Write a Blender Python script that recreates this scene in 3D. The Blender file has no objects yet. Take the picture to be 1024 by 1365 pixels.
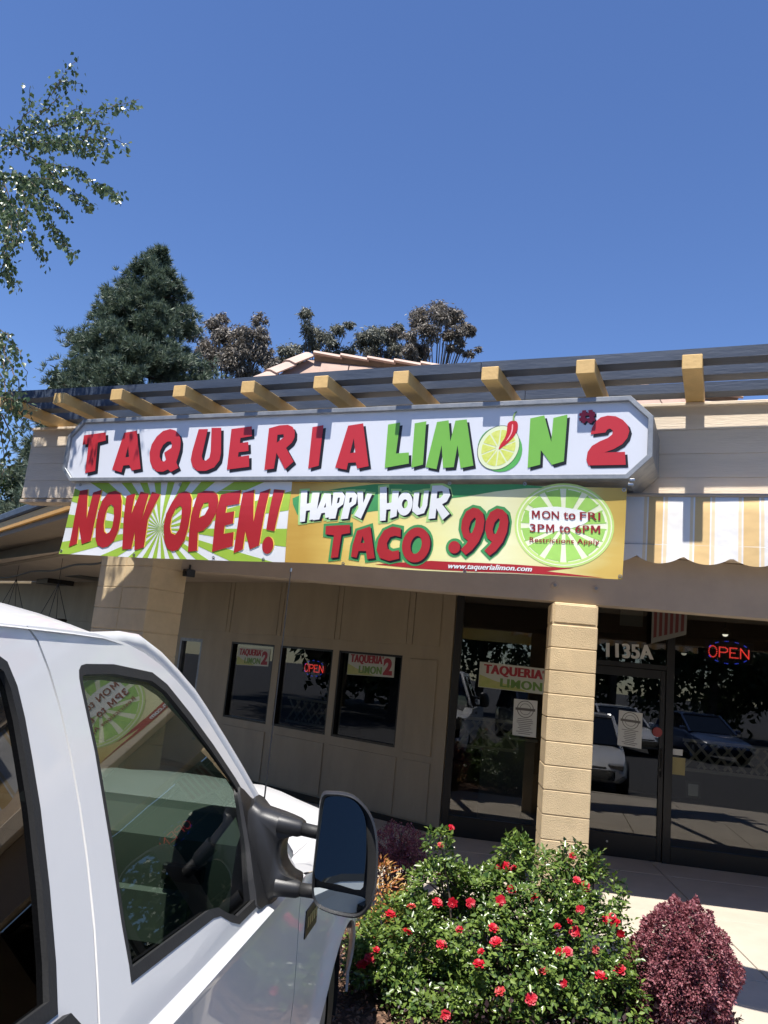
import bpy, bmesh, math, random
import numpy as np
from math import sin, cos, tan, radians, pi, sqrt, atan2
from mathutils import Vector, Matrix
random.seed(7); np.random.seed(7)
scene = bpy.context.scene
col = scene.collection

# ------------------------------------------------------------------ camera
IMG_W, IMG_H, FOC = 1024.0, 1365.0, 1065.05
YAW, PITCH, ROLL = radians(23.513), radians(10.862), radians(5.434)
CAM = Vector((0.0, 0.0, 1.9))
_f0 = Vector((-sin(YAW), cos(YAW), 0)); _r0 = Vector((cos(YAW), sin(YAW), 0)); _u0 = Vector((0, 0, 1))
FWD = _f0 * cos(PITCH) + _u0 * sin(PITCH)
_u1 = -_f0 * sin(PITCH) + _u0 * cos(PITCH)
RGT = _r0 * cos(ROLL) + _u1 * sin(ROLL)
UPV = -_r0 * sin(ROLL) + _u1 * cos(ROLL)
cd = bpy.data.cameras.new('camera'); cam = bpy.data.objects.new('camera', cd); col.objects.link(cam)
cd.sensor_fit = 'HORIZONTAL'; cd.sensor_width = 36.0; cd.lens = FOC / IMG_W * 36.0
cd.clip_start = 0.02; cd.clip_end = 900
m3 = Matrix((RGT, UPV, -FWD)).transposed()
cam.matrix_world = Matrix.Translation(CAM) @ m3.to_4x4()
scene.camera = cam

# ------------------------------------------------------------------ light
SUN_EL, SUN_AZ = radians(69.8), radians(-1.5)          # sun stands high behind the camera
to_sun = Vector((sin(SUN_AZ) * cos(SUN_EL), -cos(SUN_AZ) * cos(SUN_EL), sin(SUN_EL)))
world = bpy.data.worlds.new('World'); scene.world = world; world.use_nodes = True
wn = world.node_tree.nodes; wl = world.node_tree.links
sky = wn.new('ShaderNodeTexSky'); sky.sky_type = 'NISHITA'; sky.sun_disc = False
sky.sun_elevation = SUN_EL; sky.sun_rotation = pi - SUN_AZ
sky.altitude = 300; sky.air_density = 1.0; sky.dust_density = 0.05; sky.ozone_density = 6.0
wn['Background'].inputs['Strength'].default_value = 0.102
hs = wn.new('ShaderNodeHueSaturation'); hs.inputs['Saturation'].default_value = 1.08; hs.inputs['Hue'].default_value = 0.509      # the phone's deeper, slightly violet blue
wl.new(sky.outputs[0], hs.inputs['Color']); wl.new(hs.outputs[0], wn['Background'].inputs['Color'])
sl = bpy.data.lights.new('sun', 'SUN'); sun = bpy.data.objects.new('sun', sl); col.objects.link(sun)
sl.energy = 5.0; sl.angle = radians(0.53); sl.color = (1.0, 0.955, 0.89)
sun.rotation_euler = to_sun.to_track_quat('Z', 'Y').to_euler(); sun.location = (0, -6, 20)
scene.view_settings.view_transform = 'Standard'; scene.view_settings.look = 'None'
scene.view_settings.exposure = 0.78; scene.view_settings.gamma = 1.0
scene.view_settings.use_curve_mapping = False
scene.cycles.use_denoising = True
scene.cycles.max_bounces = 10; scene.cycles.transparent_max_bounces = 24
scene.cycles.glossy_bounces = 5; scene.cycles.caustics_reflective = False; scene.cycles.caustics_refractive = False

# ------------------------------------------------------------------ measuring helpers
def ray(x, y): return RGT * ((x - IMG_W / 2) / FOC) + UPV * (-(y - IMG_H / 2) / FOC) + FWD
def on_plane(x, y, p, n):
    d = ray(x, y); n = Vector(n); return CAM + d * ((Vector(p) - CAM).dot(n) / d.dot(n))
def at_y(x, y, Y): return on_plane(x, y, (0, Y, 0), (0, 1, 0))
def at_z(x, y, z): return on_plane(x, y, (0, 0, z), (0, 0, 1))
def ahead(x, y, t): return CAM + ray(x, y) * t

# ------------------------------------------------------------------ object helpers
def tag(o, label=None, cat=None, group=None, kind=None):
    if label: o['label'] = label
    if cat: o['category'] = cat
    if group: o['group'] = group
    if kind: o['kind'] = kind
    return o
def empty(name, loc, label=None, cat=None, group=None):
    o = bpy.data.objects.new(name, None); o.location = loc; o.empty_display_size = 0.2
    col.objects.link(o); return tag(o, label, cat, group)
def base_of(parent):
    v = Vector((0, 0, 0))
    while parent is not None: v += parent.location; parent = parent.parent
    return v
def link(name, me, mat, parent=None, smooth=False):
    """link a mesh whose coordinates are world coordinates, under parent"""
    if parent is not None:
        b = base_of(parent)
        if b.length > 0: me.transform(Matrix.Translation(-b))
    o = bpy.data.objects.new(name, me); col.objects.link(o); o.parent = parent
    if mat is not None:
        me.materials.clear(); me.materials.append(mat)
    if smooth:
        me.polygons.foreach_set('use_smooth', [True] * len(me.polygons))
        if smooth != True:
            me.set_sharp_from_angle(angle=smooth)
    return o
class MB:
    """collects shapes in world coordinates, then links them as one mesh"""
    def __init__(s): s.v = []; s.f = []
    def add(s, vs, fs):
        n = len(s.v); s.v.extend(tuple(x) for x in vs); s.f.extend(tuple(i + n for i in f) for f in fs); return s
    def obox(s, c, ex, ey, ez, bev=0.0):
        """box: centre and three half-extent vectors, edges chamfered by bev"""
        c = Vector(c); ex = Vector(ex); ey = Vector(ey); ez = Vector(ez)
        if bev <= 0:
            vs = [c + ex * a + ey * b + ez * d for a in (-1, 1) for b in (-1, 1) for d in (-1, 1)]
            return s.add(vs, [(0, 1, 3, 2), (4, 6, 7, 5), (0, 4, 5, 1), (2, 3, 7, 6), (0, 2, 6, 4), (1, 5, 7, 3)])
        bm = bmesh.new(); bmesh.ops.create_cube(bm, size=2.0)
        L = (ex.length, ey.length, ez.length)
        for v in bm.verts: v.co = Vector((v.co.x * L[0], v.co.y * L[1], v.co.z * L[2]))
        bmesh.ops.bevel(bm, geom=list(bm.edges), offset=min(bev, min(L) * 0.9), segments=1, affect='EDGES')
        X, Y, Z = ex.normalized(), ey.normalized(), ez.normalized()
        bm.verts.index_update()
        s.add([c + X * v.co.x + Y * v.co.y + Z * v.co.z for v in bm.verts], [[v.index for v in f.verts] for f in bm.faces]); bm.free(); return s
    def box(s, x0, x1, y0, y1, z0, z1, bev=0.0):
        return s.obox(((x0 + x1) / 2, (y0 + y1) / 2, (z0 + z1) / 2), ((x1 - x0) / 2, 0, 0), (0, (y1 - y0) / 2, 0), (0, 0, (z1 - z0) / 2), bev)
    def beam(s, a, b, wx, wz, bev=0.0, up=(0, 0, 1)):
        a = Vector(a); b = Vector(b); d = (b - a); e = d.normalized(); up = Vector(up)
        r = e.cross(up).normalized(); q = r.cross(e).normalized()
        return s.obox((a + b) / 2, d / 2, r * wx / 2, q * wz / 2, bev)
    def tube(s, pts, rad, n=8, cap=True):
        pts = [Vector(p) for p in pts]; k = len(pts)
        rad = rad if hasattr(rad, '__len__') else [rad] * k
        n0 = len(s.v); prev = None
        for i, p in enumerate(pts):
            t = (pts[min(i + 1, k - 1)] - pts[max(i - 1, 0)]).normalized()
            if prev is None: prev = t.orthogonal().normalized()
            a = (prev - t * prev.dot(t)); a = a.normalized() if a.length > 1e-6 else t.orthogonal().normalized(); prev = a; b = t.cross(a)
            for j in range(n):
                q = 2 * pi * j / n; s.v.append(tuple(p + (a * cos(q) + b * sin(q)) * rad[i]))
        for i in range(k - 1):
            for j in range(n):
                s.f.append((n0 + i * n + j, n0 + i * n + (j + 1) % n, n0 + (i + 1) * n + (j + 1) % n, n0 + (i + 1) * n + j))
        if cap:
            s.f.append(tuple(n0 + j for j in reversed(range(n)))); s.f.append(tuple(n0 + (k - 1) * n + j for j in range(n)))
        return s
    def prism(s, poly, depth):
        """closed planar polygon (3-D points) extruded by the vector depth"""
        d = Vector(depth); k = len(poly); P = [Vector(p) for p in poly]
        return s.add(P + [p + d for p in P], [tuple(range(k)), tuple(reversed(range(k, 2 * k)))] + [(i, i + k, (i + 1) % k + k, (i + 1) % k) for i in range(k)])
    def quad(s, *p): return s.add(p, [tuple(range(len(p)))])
    def loft(s, rings, closed=True, capa=False, capb=False):
        n0 = len(s.v); n = len(rings[0])
        for r in rings: s.v.extend(tuple(p) for p in r)
        for i in range(len(rings) - 1):
            for j in range(n if closed else n - 1):
                s.f.append((n0 + i * n + j, n0 + i * n + (j + 1) % n, n0 + (i + 1) * n + (j + 1) % n, n0 + (i + 1) * n + j))
        if capa: s.f.append(tuple(n0 + j for j in reversed(range(n))))
        if capb: s.f.append(tuple(n0 + (len(rings) - 1) * n + j for j in range(n)))
        return s
    def mesh(s, name):
        me = bpy.data.meshes.new(name); me.from_pydata(s.v, [], s.f); me.update()
        bm = bmesh.new(); bm.from_mesh(me); bmesh.ops.recalc_face_normals(bm, faces=bm.faces); bm.to_mesh(me); bm.free(); return me
    def build(s, name, mat, parent=None, smooth=False): return link(name, s.mesh(name), mat, parent, smooth)

# ------------------------------------------------------------------ materials
MATS = {}
def new_mat(name):
    m = bpy.data.materials.new(name); m.use_nodes = True; MATS[name] = m
    return m, m.node_tree.nodes, m.node_tree.links, m.node_tree.nodes['Principled BSDF']
def mat(name, c, rough=0.6, var=0.0, scale=6.0, bump=0.0, bscale=40.0, metal=0.0, c2=None, spec=0.5, coat=0.0, detail=4.0, stretch=None, trans=0.0):
    """plain surface: base colour c drifting to c2 (or +-var) by noise, fine relief by bump"""
    if name in MATS: return MATS[name]
    m, n, l, b = new_mat(name)
    b.inputs['Roughness'].default_value = rough; b.inputs['Metallic'].default_value = metal
    b.inputs['Specular IOR Level'].default_value = spec
    if coat: b.inputs['Coat Weight'].default_value = coat; b.inputs['Coat Roughness'].default_value = 0.04
    b.inputs['Base Color'].default_value = (*c, 1)
    tc = n.new('ShaderNodeTexCoord'); mp = n.new('ShaderNodeMapping'); l.new(tc.outputs['Object'], mp.inputs[0])
    if stretch: mp.inputs['Scale'].default_value = stretch
    if var or c2:
        nz = n.new('ShaderNodeTexNoise'); nz.inputs['Scale'].default_value = scale; nz.inputs['Detail'].default_value = detail; nz.inputs['Roughness'].default_value = 0.65
        l.new(mp.outputs[0], nz.inputs['Vector'])
        cr = n.new('ShaderNodeValToRGB'); l.new(nz.outputs[0], cr.inputs[0])
        cr.color_ramp.elements[0].position = 0.3; cr.color_ramp.elements[1].position = 0.7
        a = c if c2 else tuple(x * (1 - var) for x in c); d = c2 if c2 else tuple(min(1, x * (1 + var)) for x in c)
        cr.color_ramp.elements[0].color = (*a, 1); cr.color_ramp.elements[1].color = (*d, 1)
        l.new(cr.outputs[0], b.inputs['Base Color'])
    if bump:
        nb = n.new('ShaderNodeTexNoise'); nb.inputs['Scale'].default_value = bscale; nb.inputs['Detail'].default_value = 5
        l.new(mp.outputs[0], nb.inputs['Vector'])
        bp = n.new('ShaderNodeBump'); bp.inputs['Strength'].default_value = 0.6; bp.inputs['Distance'].default_value = bump
        l.new(nb.outputs[0], bp.inputs['Height']); l.new(bp.outputs[0], b.inputs['Normal'])
    return m
def leaf_mat(name, ca, cb, rough=0.45, trans=0.25, spec=0.5):
    """leaves: colour differs from leaf to leaf, some light comes through"""
    m, n, l, b = new_mat(name)
    g = n.new('ShaderNodeNewGeometry'); cr = n.new('ShaderNodeValToRGB')
    cr.color_ramp.elements[0].color = (*ca, 1); cr.color_ramp.elements[1].color = (*cb, 1)
    l.new(g.outputs['Random Per Island'], cr.inputs[0]); l.new(cr.outputs[0], b.inputs['Base Color'])
    b.inputs['Roughness'].default_value = rough; b.inputs['Specular IOR Level'].default_value = spec
    tr = n.new('ShaderNodeBsdfTranslucent'); hs = n.new('ShaderNodeHueSaturation'); hs.inputs['Value'].default_value = 1.3; hs.inputs['Saturation'].default_value = 1.1
    l.new(cr.outputs[0], hs.inputs['Color']); l.new(hs.outputs[0], tr.inputs['Color'])
    mx = n.new('ShaderNodeMixShader'); mx.inputs[0].default_value = trans
    l.new(b.outputs[0], mx.inputs[1]); l.new(tr.outputs[0], mx.inputs[2]); l.new(mx.outputs[0], n['Material Output'].inputs['Surface'])
    return m
def glass_mat(name, tint, ior=0.08, boost=1.0, rough=0.0):
    """thin pane: mirror reflection by Fresnel, the rest passes through tinted"""
    m, n, l, b = new_mat(name); n.remove(b)
    t = n.new('ShaderNodeBsdfTransparent'); t.inputs[0].default_value = (*tint, 1)
    g = n.new('ShaderNodeBsdfGlossy'); g.inputs['Roughness'].default_value = rough; g.inputs[0].default_value = (boost, boost, boost, 1)
    # Schlick reflectance of a two-sided pane, the same from either side
    ge = n.new('ShaderNodeNewGeometry'); dt = n.new('ShaderNodeVectorMath'); dt.operation = 'DOT_PRODUCT'; l.new(ge.outputs['Normal'], dt.inputs[0]); l.new(ge.outputs['Incoming'], dt.inputs[1])
    def mth(op, a, b=None):
        q = n.new('ShaderNodeMath'); q.operation = op
        for i, x in enumerate((a, b)):
            if x is None: continue
            if isinstance(x, (int, float)): q.inputs[i].default_value = x
            else: l.new(x, q.inputs[i])
        return q.outputs[0]
    f0 = ior; c5 = mth('POWER', mth('SUBTRACT', 1.0, mth('ABSOLUTE', dt.outputs['Value'])), 5.0); fr = mth('ADD', mth('MULTIPLY', c5, 1.0 - f0), f0)
    mx = n.new('ShaderNodeMixShader'); l.new(fr, mx.inputs[0]); l.new(t.outputs[0], mx.inputs[1]); l.new(g.outputs[0], mx.inputs[2])
    l.new(mx.outputs[0], n['Material Output'].inputs['Surface']); return m
def glow_mat(name, c, s):
    m, n, l, b = new_mat(name); b.inputs['Base Color'].default_value = (*c, 1)
    b.inputs['Emission Color'].default_value = (*c, 1); b.inputs['Emission Strength'].default_value = s; return m

M_siding = mat('siding_paint', (0.77, 0.645, 0.49), 0.6, var=0.08, scale=2.2, bump=0.004, bscale=30, stretch=(0.6, 6, 6))
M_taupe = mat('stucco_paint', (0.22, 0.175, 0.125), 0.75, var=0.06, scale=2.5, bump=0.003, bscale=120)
M_lintel = mat('lintel_paint', (0.43, 0.35, 0.265), 0.8, var=0.09, scale=2.0, bump=0.002, bscale=90)
M_panel = mat('panel_paint', (0.31, 0.25, 0.165), 0.5, var=0.12, scale=1.6, bump=0.002, bscale=60, stretch=(2, 2, 0.6), detail=8)
M_block = mat('block_paint', (0.62, 0.475, 0.28), 0.8, var=0.11, scale=4, bump=0.010, bscale=140)
M_navy = mat('weathered_navy_paint', (0.022, 0.036, 0.066), 0.6, c2=(0.052, 0.071, 0.108), scale=3.5, bump=0.003, bscale=30, stretch=(0.5, 2.5, 2.5), detail=8)
M_gold = mat('golden_paint', (0.62, 0.41, 0.16), 0.55, var=0.13, scale=4, bump=0.003, bscale=50)
M_goldboard = mat('golden_board_paint', (0.55, 0.29, 0.06), 0.55, var=0.08, scale=4, bump=0.003, bscale=50)
M_galv = mat('galvanised_metal', (0.19, 0.21, 0.235), 0.5, c2=(0.34, 0.35, 0.36), scale=9, metal=0.45, bump=0.002, bscale=60, detail=7)
M_signwhite = mat('sign_acrylic', (0.65, 0.67, 0.72), 0.25, var=0.015, scale=2)
M_red = mat('sign_red_vinyl', (0.47, 0.028, 0.036), 0.35, var=0.04, scale=3)
M_black = mat('black_vinyl', (0.010, 0.010, 0.012), 0.4)
M_green = mat('sign_green_vinyl', (0.17, 0.42, 0.065), 0.35, var=0.05, scale=3)
M_bred = mat('banner_red_ink', (0.37, 0.018, 0.022), 0.4, var=0.06, scale=3)
M_blime = mat('banner_lime_ink', (0.31, 0.47, 0.05), 0.4, var=0.05, scale=3)
M_bwhite = mat('banner_white_vinyl', (0.70, 0.71, 0.71), 0.38, var=0.02, scale=3)
M_bgold = mat('banner_gold_edge', (0.85, 0.60, 0.10), 0.4)
M_bgreen = mat('banner_green_ink', (0.055, 0.27, 0.085), 0.4, var=0.08, scale=5)
M_blgreen = mat('banner_pale_green_ink', (0.36, 0.60, 0.20), 0.4, var=0.05, scale=4)
M_conc = mat('concrete', (0.44, 0.385, 0.31), 0.85, var=0.10, scale=2.2, bump=0.003, bscale=160, detail=8)
M_asph = mat('asphalt', (0.042, 0.042, 0.044), 0.9, var=0.3, scale=60, bump=0.006, bscale=220)
M_soil = mat('mulch_soil', (0.055, 0.030, 0.019), 0.95, c2=(0.13, 0.072, 0.045), scale=30, bump=0.03, bscale=60, detail=8)
M_bronze = mat('bronze_anodised_frame', (0.016, 0.014, 0.012), 0.35, var=0.1, scale=4, metal=0.3)
M_paper = mat('white_paper', (0.62, 0.62, 0.58), 0.7, var=0.02)
M_ink = mat('grey_print', (0.14, 0.13, 0.12), 0.7)
M_glass = glass_mat('storefront_glass', (0.40, 0.42, 0.40), 0.085)
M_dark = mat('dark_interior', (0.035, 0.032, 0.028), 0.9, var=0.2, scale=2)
M_rubber = mat('black_rubber', (0.012, 0.012, 0.012), 0.6, var=0.2, scale=20, bump=0.001, bscale=200)
M_plast = mat('black_grained_plastic', (0.020, 0.020, 0.021), 0.42, var=0.15, scale=12, bump=0.0006, bscale=500)
M_steel = mat('brushed_steel', (0.45, 0.45, 0.45), 0.3, metal=1.0)
M_twig = mat('twig_bark', (0.10, 0.075, 0.055), 0.85, var=0.3, scale=20, bump=0.004)
M_bark = mat('tree_bark', (0.13, 0.10, 0.08), 0.9, var=0.35, scale=12, bump=0.03, bscale=20, stretch=(4, 4, 0.8))
# ------------------------------------------------------------------ directions of the place
# X runs along the sign band, Y into the building. The shop front behind it is turned 17 degrees, the window wall -18.
A2 = radians(17); E2 = Vector((cos(A2), sin(A2), 0)); N2 = Vector((-sin(A2), cos(A2), 0)); P2 = Vector((-1.39, 7.13, 0))
def sd(s, d, z=0.0): return P2 + E2 * s + N2 * d + Vector((0, 0, z))
UZ = Vector((0, 0, 1))

# ------------------------------------------------------------------ ground
tag(MB().quad((-260, -260, -0.13), (260, -260, -0.13), (260, 260, -0.13), (-260, 260, -0.13)).build('parking_lot', M_asph), kind='structure')
pav = tag(empty('pavement', sd(0, 0, -0.13)), kind='structure')
mb = MB(); mb.prism([sd(-7.5, -0.95, -0.125), sd(9, -0.95, -0.125), sd(9, 4.2, -0.125), sd(-7.5, 6.2, -0.125)], (0, 0, 0.115)); mb.build('bedding', M_conc, pav)
mb = MB(); mb.prism([sd(1.02, -2.95, -0.125), sd(9, -2.95, -0.125), sd(9, -0.951, -0.125), sd(1.02, -0.951, -0.125)], (0, 0, 0.115)); mb.build('bedding', M_conc, pav)
def slab(s0, s1, d0, d1, g=0.005):
    c = sd((s0 + s1) / 2, (d0 + d1) / 2, -0.003)
    MB().obox(c, E2 * ((s1 - s0) / 2 - g), N2 * ((d1 - d0) / 2 - g), UZ * 0.014, 0.004).build('slab', M_conc, pav)
for i in range(-5, 6):
    for d0, d1 in ((-0.95, 0.55), (0.55, 2.05), (2.05, 3.6)): slab(i * 1.52, (i + 1) * 1.52, d0, d1)
for i in range(5):
    for d0, d1 in ((-2.9, -1.92), (-1.92, -0.955)): slab(1.03 + i * 1.52, 1.03 + (i + 1) * 1.52, d0, d1)
kb = tag(empty('kerb', sd(-2, -2.85, -0.13)), kind='structure')
for i in range(-6, 2):
    a = i * 1.3 - 0.28
    MB().obox(sd(a + 0.65, -2.85, -0.055), E2 * 0.647, N2 * 0.075, UZ * 0.078, 0.015).build('kerb_stone', M_conc, kb)
# planting bed, gently uneven
nx, ny = 60, 18; v = []; f = []
for j in range(ny + 1):
    for i in range(nx + 1):
        s = -7.4 + (1.015 + 7.4) * i / nx; d = -2.775 + (1.82) * j / ny
        e = min(1, min(i, nx - i, j, ny - j) / 2.0)
        z = -0.01 + e * (0.025 + 0.025 * sin(s * 3.1 + d * 2) * cos(d * 4.3) + random.uniform(-.012, .012)); v.append(sd(s, d, z))
for j in range(ny):
    for i in range(nx): f.append((j * (nx + 1) + i, j * (nx + 1) + i + 1, (j + 1) * (nx + 1) + i + 1, (j + 1) * (nx + 1) + i))
tag(MB().add(v, f).build('planting_bed', M_soil, None, True), kind='structure')

# ------------------------------------------------------------------ restaurant building
RB = empty('restaurant_building', sd(0, 3, 0), 'cream restaurant building with golden rafters, navy beams and dark glass shop front', 'building')
YW = 5.30                                        # face of the sign band
XL, XR = -5.93, 2.4
mb = MB(); mb.box(XL + 0.005, XR, YW + 0.018, YW + 0.14, 3.085, 3.735); mb.build('band_core', M_siding, RB)
for k in range(4):                               # lap siding: four courses, each in three lengths
    z0 = 3.10 + 0.16 * k; cuts = [XL, -3.4 + 0.7 * (k % 2), 1.2 + 0.4 * (k % 2), XR]
    for a, b in zip(cuts, cuts[1:]):
        dy = random.uniform(-.001, .001)
        prof = [(YW + 0.017, z0), (YW + 0.001 + dy, z0), (YW + 0.004 + dy, z0 + 0.158), (YW + 0.017, z0 + 0.158)]
        MB().prism([(a + 0.0015, y, z) for y, z in prof], (b - a - 0.003, 0, 0)).build('siding_board', M_siding, RB)
MB().box(XL - 0.01, XR, YW - 0.022, YW + 0.15, 3.738, 3.760, 0.003).build('band_cap', M_siding, RB)
MB().box(XL - 0.004, XR, YW - 0.012, YW + 0.145, 3.055, 3.083, 0.004).build('band_trim', M_lintel, RB)
for k in range(-4, 10):                          # rafters, 61 cm apart
    x = -0.18 - 0.61 * k; tip = 4.70 + random.uniform(-.012, .012)
    mb = MB(); prof = [(tip, 3.763), (tip, 3.855), (5.62, 3.855), (5.62, 3.763)]
    j = random.uniform(-.004, .004)
    mb.obox((x + j, (tip + 5.62) / 2, 3.809), (0.0565, 0, 0), (0, (5.62 - tip) / 2, 0), (0, 0, 0.046), 0.004)
    mb.build('rafter', M_gold, RB)
for y0 in (4.795, 5.060, 5.355):                  # long weathered beams across the rafters, in two lengths, not quite straight
    cut = random.uniform(-3.4, -1.2)
    for a, b in ((-5.98, cut), (cut + .004, 2.6)):
        n = 12; rings = []
        for i in range(n + 1):
            x = a + (b - a) * i / n; dz = 0.004 * sin(x * 1.7 + y0 * 9); dy = 0.004 * sin(x * 1.1 + y0 * 5)
            rings.append([(x, y0 + dy, 3.8565 + max(dz, 0) * .3), (x, y0 + .118 + dy, 3.8565 + max(dz, 0) * .3), (x, y0 + .118 + dy, 3.926 + dz), (x, y0 + dy, 3.926 + dz)])
        MB().loft(rings, True, True, True).build('cross_beam', M_navy, RB)
# ties from the band back to the roof (hidden behind the band)
for x in (-5.6, -2.4, 0.8, 2.2):
    MB().box(x - .06, x + .06, YW + .145, 7.0 + .3 * x * .5 + 1.0, 3.45, 3.62).build('tie_beam', M_siding, RB)
# shop-front header, eave and bolts
S_L, S_R = -3.50, 5.2
MB().obox(sd((S_L + S_R) / 2, 0.19, 2.845), E2 * (S_R - S_L) / 2, N2 * 0.09, UZ * 0.235, 0.006).build('header_beam', M_lintel, RB)
MB().obox(sd((S_L + S_R) / 2, 0.20, 3.16), E2 * (S_R - S_L) / 2, N2 * 0.275, UZ * 0.075, 0.01).build('eave_board', M_siding, RB)
for px, py in ((740, 780), (794.5, 784.5)):
    p = on_plane(px, py, sd(0, 0.10, 0), N2)
    MB().tube([p + N2 * .001, p - N2 * 0.005, p - N2 * .008], [0.034, 0.034, 0.022], 14).build('bolt_washer', M_lintel, RB)
    MB().tube([p - N2 * .008, p - N2 * 0.02], [0.017, 0.015], 6).build('bolt', M_galv, RB)
# blocks column
def block_column(name, corner, ex, ey, w, d, z1, cols, label):
    c = empty(name, corner); c.parent = RB; c.location = Vector(corner) - RB.location
    n = int(round(z1 / 0.2)); h = z1 / n
    mid = Vector(corner) + ex * w / 2 + ey * d / 2
    MB().obox(mid + UZ * (z1 / 2 - .005), ex * (w / 2 - .007), ey * (d / 2 - .007), UZ * (z1 / 2 - .006)).build('mortar', M_block, c)
    for i in range(n):
        for q in range(cols):
            bw = w / cols
            cc = Vector(corner) + ex * (bw * (q + .5) + random.uniform(-.0015, .0015)) + ey * (d / 2 + random.uniform(-.0015, .0015)) + UZ * (h * (i + .5))
            o = MB().obox(cc, ex * (bw / 2 - .0012), ey * (d / 2), UZ * (h / 2 - .0018), 0.022 if i == n - 1 else 0.006).build('block', M_block, c)
    return c
A25 = radians(17.5); block_column('column', (-1.39, 7.13, 0), Vector((cos(A25), sin(A25), 0)), Vector((-sin(A25), cos(A25), 0)), 0.40, 0.40, 2.602, 1, '')
AP = radians(-15); ep = Vector((cos(AP), sin(AP), 0)); npv = Vector((-sin(AP), cos(AP), 0))
pc = Vector((-4.82, 5.90, 0)) - ep * 0.84
block_column('pier', pc, ep, npv, 0.84, 0.40, 3.2, 2, '')
# window wall
AW = radians(-18); EW = Vector((-cos(AW), -sin(AW), 0)); NW = Vector((sin(AW), -cos(AW), 0)); W0 = Vector((-3.07, 9.56, 0))   # EW runs left along the wall, NW faces the camera
def ww(s, z, d=0.0): return W0 + EW * s + NW * d + UZ * z
def ww_s(px, py): return (on_plane(px, py, W0, NW) - W0).dot(EW)
wins = [(ww_s(532, 930), ww_s(447, 920)), (ww_s(439, 920), ww_s(368.5, 912)), (ww_s(360.5, 910), ww_s(303, 905))]
ZS, ZH = 0.90, 2.055
narrow = (ww_s(264, 900), ww_s(233.5, 900)); allw = wins + [narrow]
SEND = 24.0
mb = MB()
def wallpiece(s0, s1, z0, z1): mb.obox(ww((s0 + s1) / 2, (z0 + z1) / 2, -0.08), EW * (s1 - s0) / 2, NW * 0.08, UZ * (z1 - z0) / 2)
wallpiece(0, SEND, 0, ZS); wallpiece(0, SEND, ZH, 3.25)
edges = [0] + [e for w_ in allw for e in w_] + [SEND]
for i in range(0, len(edges), 2): wallpiece(edges[i], edges[i + 1], ZS, ZH)
mb.build('window_wall', M_panel, RB)
for i, (a, b) in enumerate(allw):                # framed windows
    nar = i == 3
    w_ = empty('window', ww((a + b) / 2, ZS)); w_.parent = RB; w_.location = ww((a + b) / 2, ZS) - RB.location
    fm = M_galv if nar else M_bronze; t = 0.05 if nar else 0.028
    m = MB()
    m.obox(ww(a + t / 2, (ZS + ZH) / 2, -.05), EW * t / 2, NW * .045, UZ * (ZH - ZS) / 2); m.obox(ww(b - t / 2, (ZS + ZH) / 2, -.05), EW * t / 2, NW * .045, UZ * (ZH - ZS) / 2)
    m.obox(ww((a + b) / 2, ZS + t / 2, -.05), EW * ((b - a) / 2 - t), NW * .045, UZ * t / 2); m.obox(ww((a + b) / 2, ZH - t / 2, -.05), EW * ((b - a) / 2 - t), NW * .045, UZ * t / 2)
    m.build('window_frame', fm, w_)
    MB().quad(ww(a + t, ZS + t, -.055), ww(b - t, ZS + t, -.055), ww(b - t, ZH - t, -.055), ww(a + t, ZH - t, -.055)).build('pane', M_glass, w_)
# raised panels and battens on the wall: upper row, lower row
bounds = [0.17] + [(wins[i][1] + wins[i + 1][0]) / 2 for i in range(2)] + [(wins[2][1] + narrow[0]) / 2 - .25, narrow[1] + .3, SEND - .2]
bounds[0] = wins[0][0] - 0.10; bounds.insert(0, 0.14)
for s0, s1 in zip(bounds, bounds[1:]):
    for z0, z1 in ((2.20, 3.2), (0.1, 0.79)):
        MB().obox(ww((s0 + s1) / 2, (z0 + z1) / 2, .008), EW * ((s1 - s0) / 2 - .055), NW * .004, UZ * ((z1 - z0) / 2), .003).build('wall_panel', M_panel, RB)
MB().obox(ww(0.42, 1.45, .008), EW * 0.22, NW * .008, UZ * 0.58, .005).build('wall_panel', M_panel, RB)
MB().obox(ww(SEND / 2, 0.04, .012), EW * SEND / 2, NW * .012, UZ * .04, .004).build('skirting', M_bronze, RB)
for s0, s1 in zip(bounds, bounds[1:]):
    MB().obox(ww(s1, 2.7, .006), EW * .045, NW * .006, UZ * .5, .003).build('batten', M_panel, RB)
# storefront
AS = radians(14); ES = Vector((cos(AS), sin(AS), 0)); NS = Vector((sin(AS), -cos(AS), 0)); S0 = Vector((-3.07, 9.60, 0))
def sf(s, z, d=0.0): return S0 + ES * s + NS * d + UZ * z
def sf_s(px, py): return (on_plane(px, py, S0, NS) - S0).dot(ES)
ZT = 2.98; END = 5.4
s_lock = sf_s(889, 1060)
posts = [0.055, s_lock - 1.02, s_lock, s_lock + 1.62, END - .03]
def member(name, s0, s1, z0, z1, par=RB, d=0.0, dep=0.05, m=M_bronze, bev=.003): return MB().obox(sf((s0 + s1) / 2, (z0 + z1) / 2, d), ES * (s1 - s0) / 2, NS * dep, UZ * (z1 - z0) / 2, bev).build(name, m, par)
for p in posts: member('mullion', p - .045, p + .045, 0, ZT)
member('head_rail', 0.11, END - .1, ZT - .08, ZT - .001, d=.002)
for i, (a, b) in enumerate(zip(posts, posts[1:])):
    if i == 1: continue
    member('bottom_rail', a + .046, b - .046, 0.001, 0.24 if i != 2 else 0.20)
    MB().quad(sf(a + .045, .2), sf(b - .045, .2), sf(b - .045, ZT - .08), sf(a + .045, ZT - .08)).build('pane', M_glass, RB)
dr = empty('door', sf(posts[1], 0)); dr.parent = RB; dr.location = sf(posts[1], 0) - RB.location
da, db = posts[1] + .05, posts[2] - .05
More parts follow.
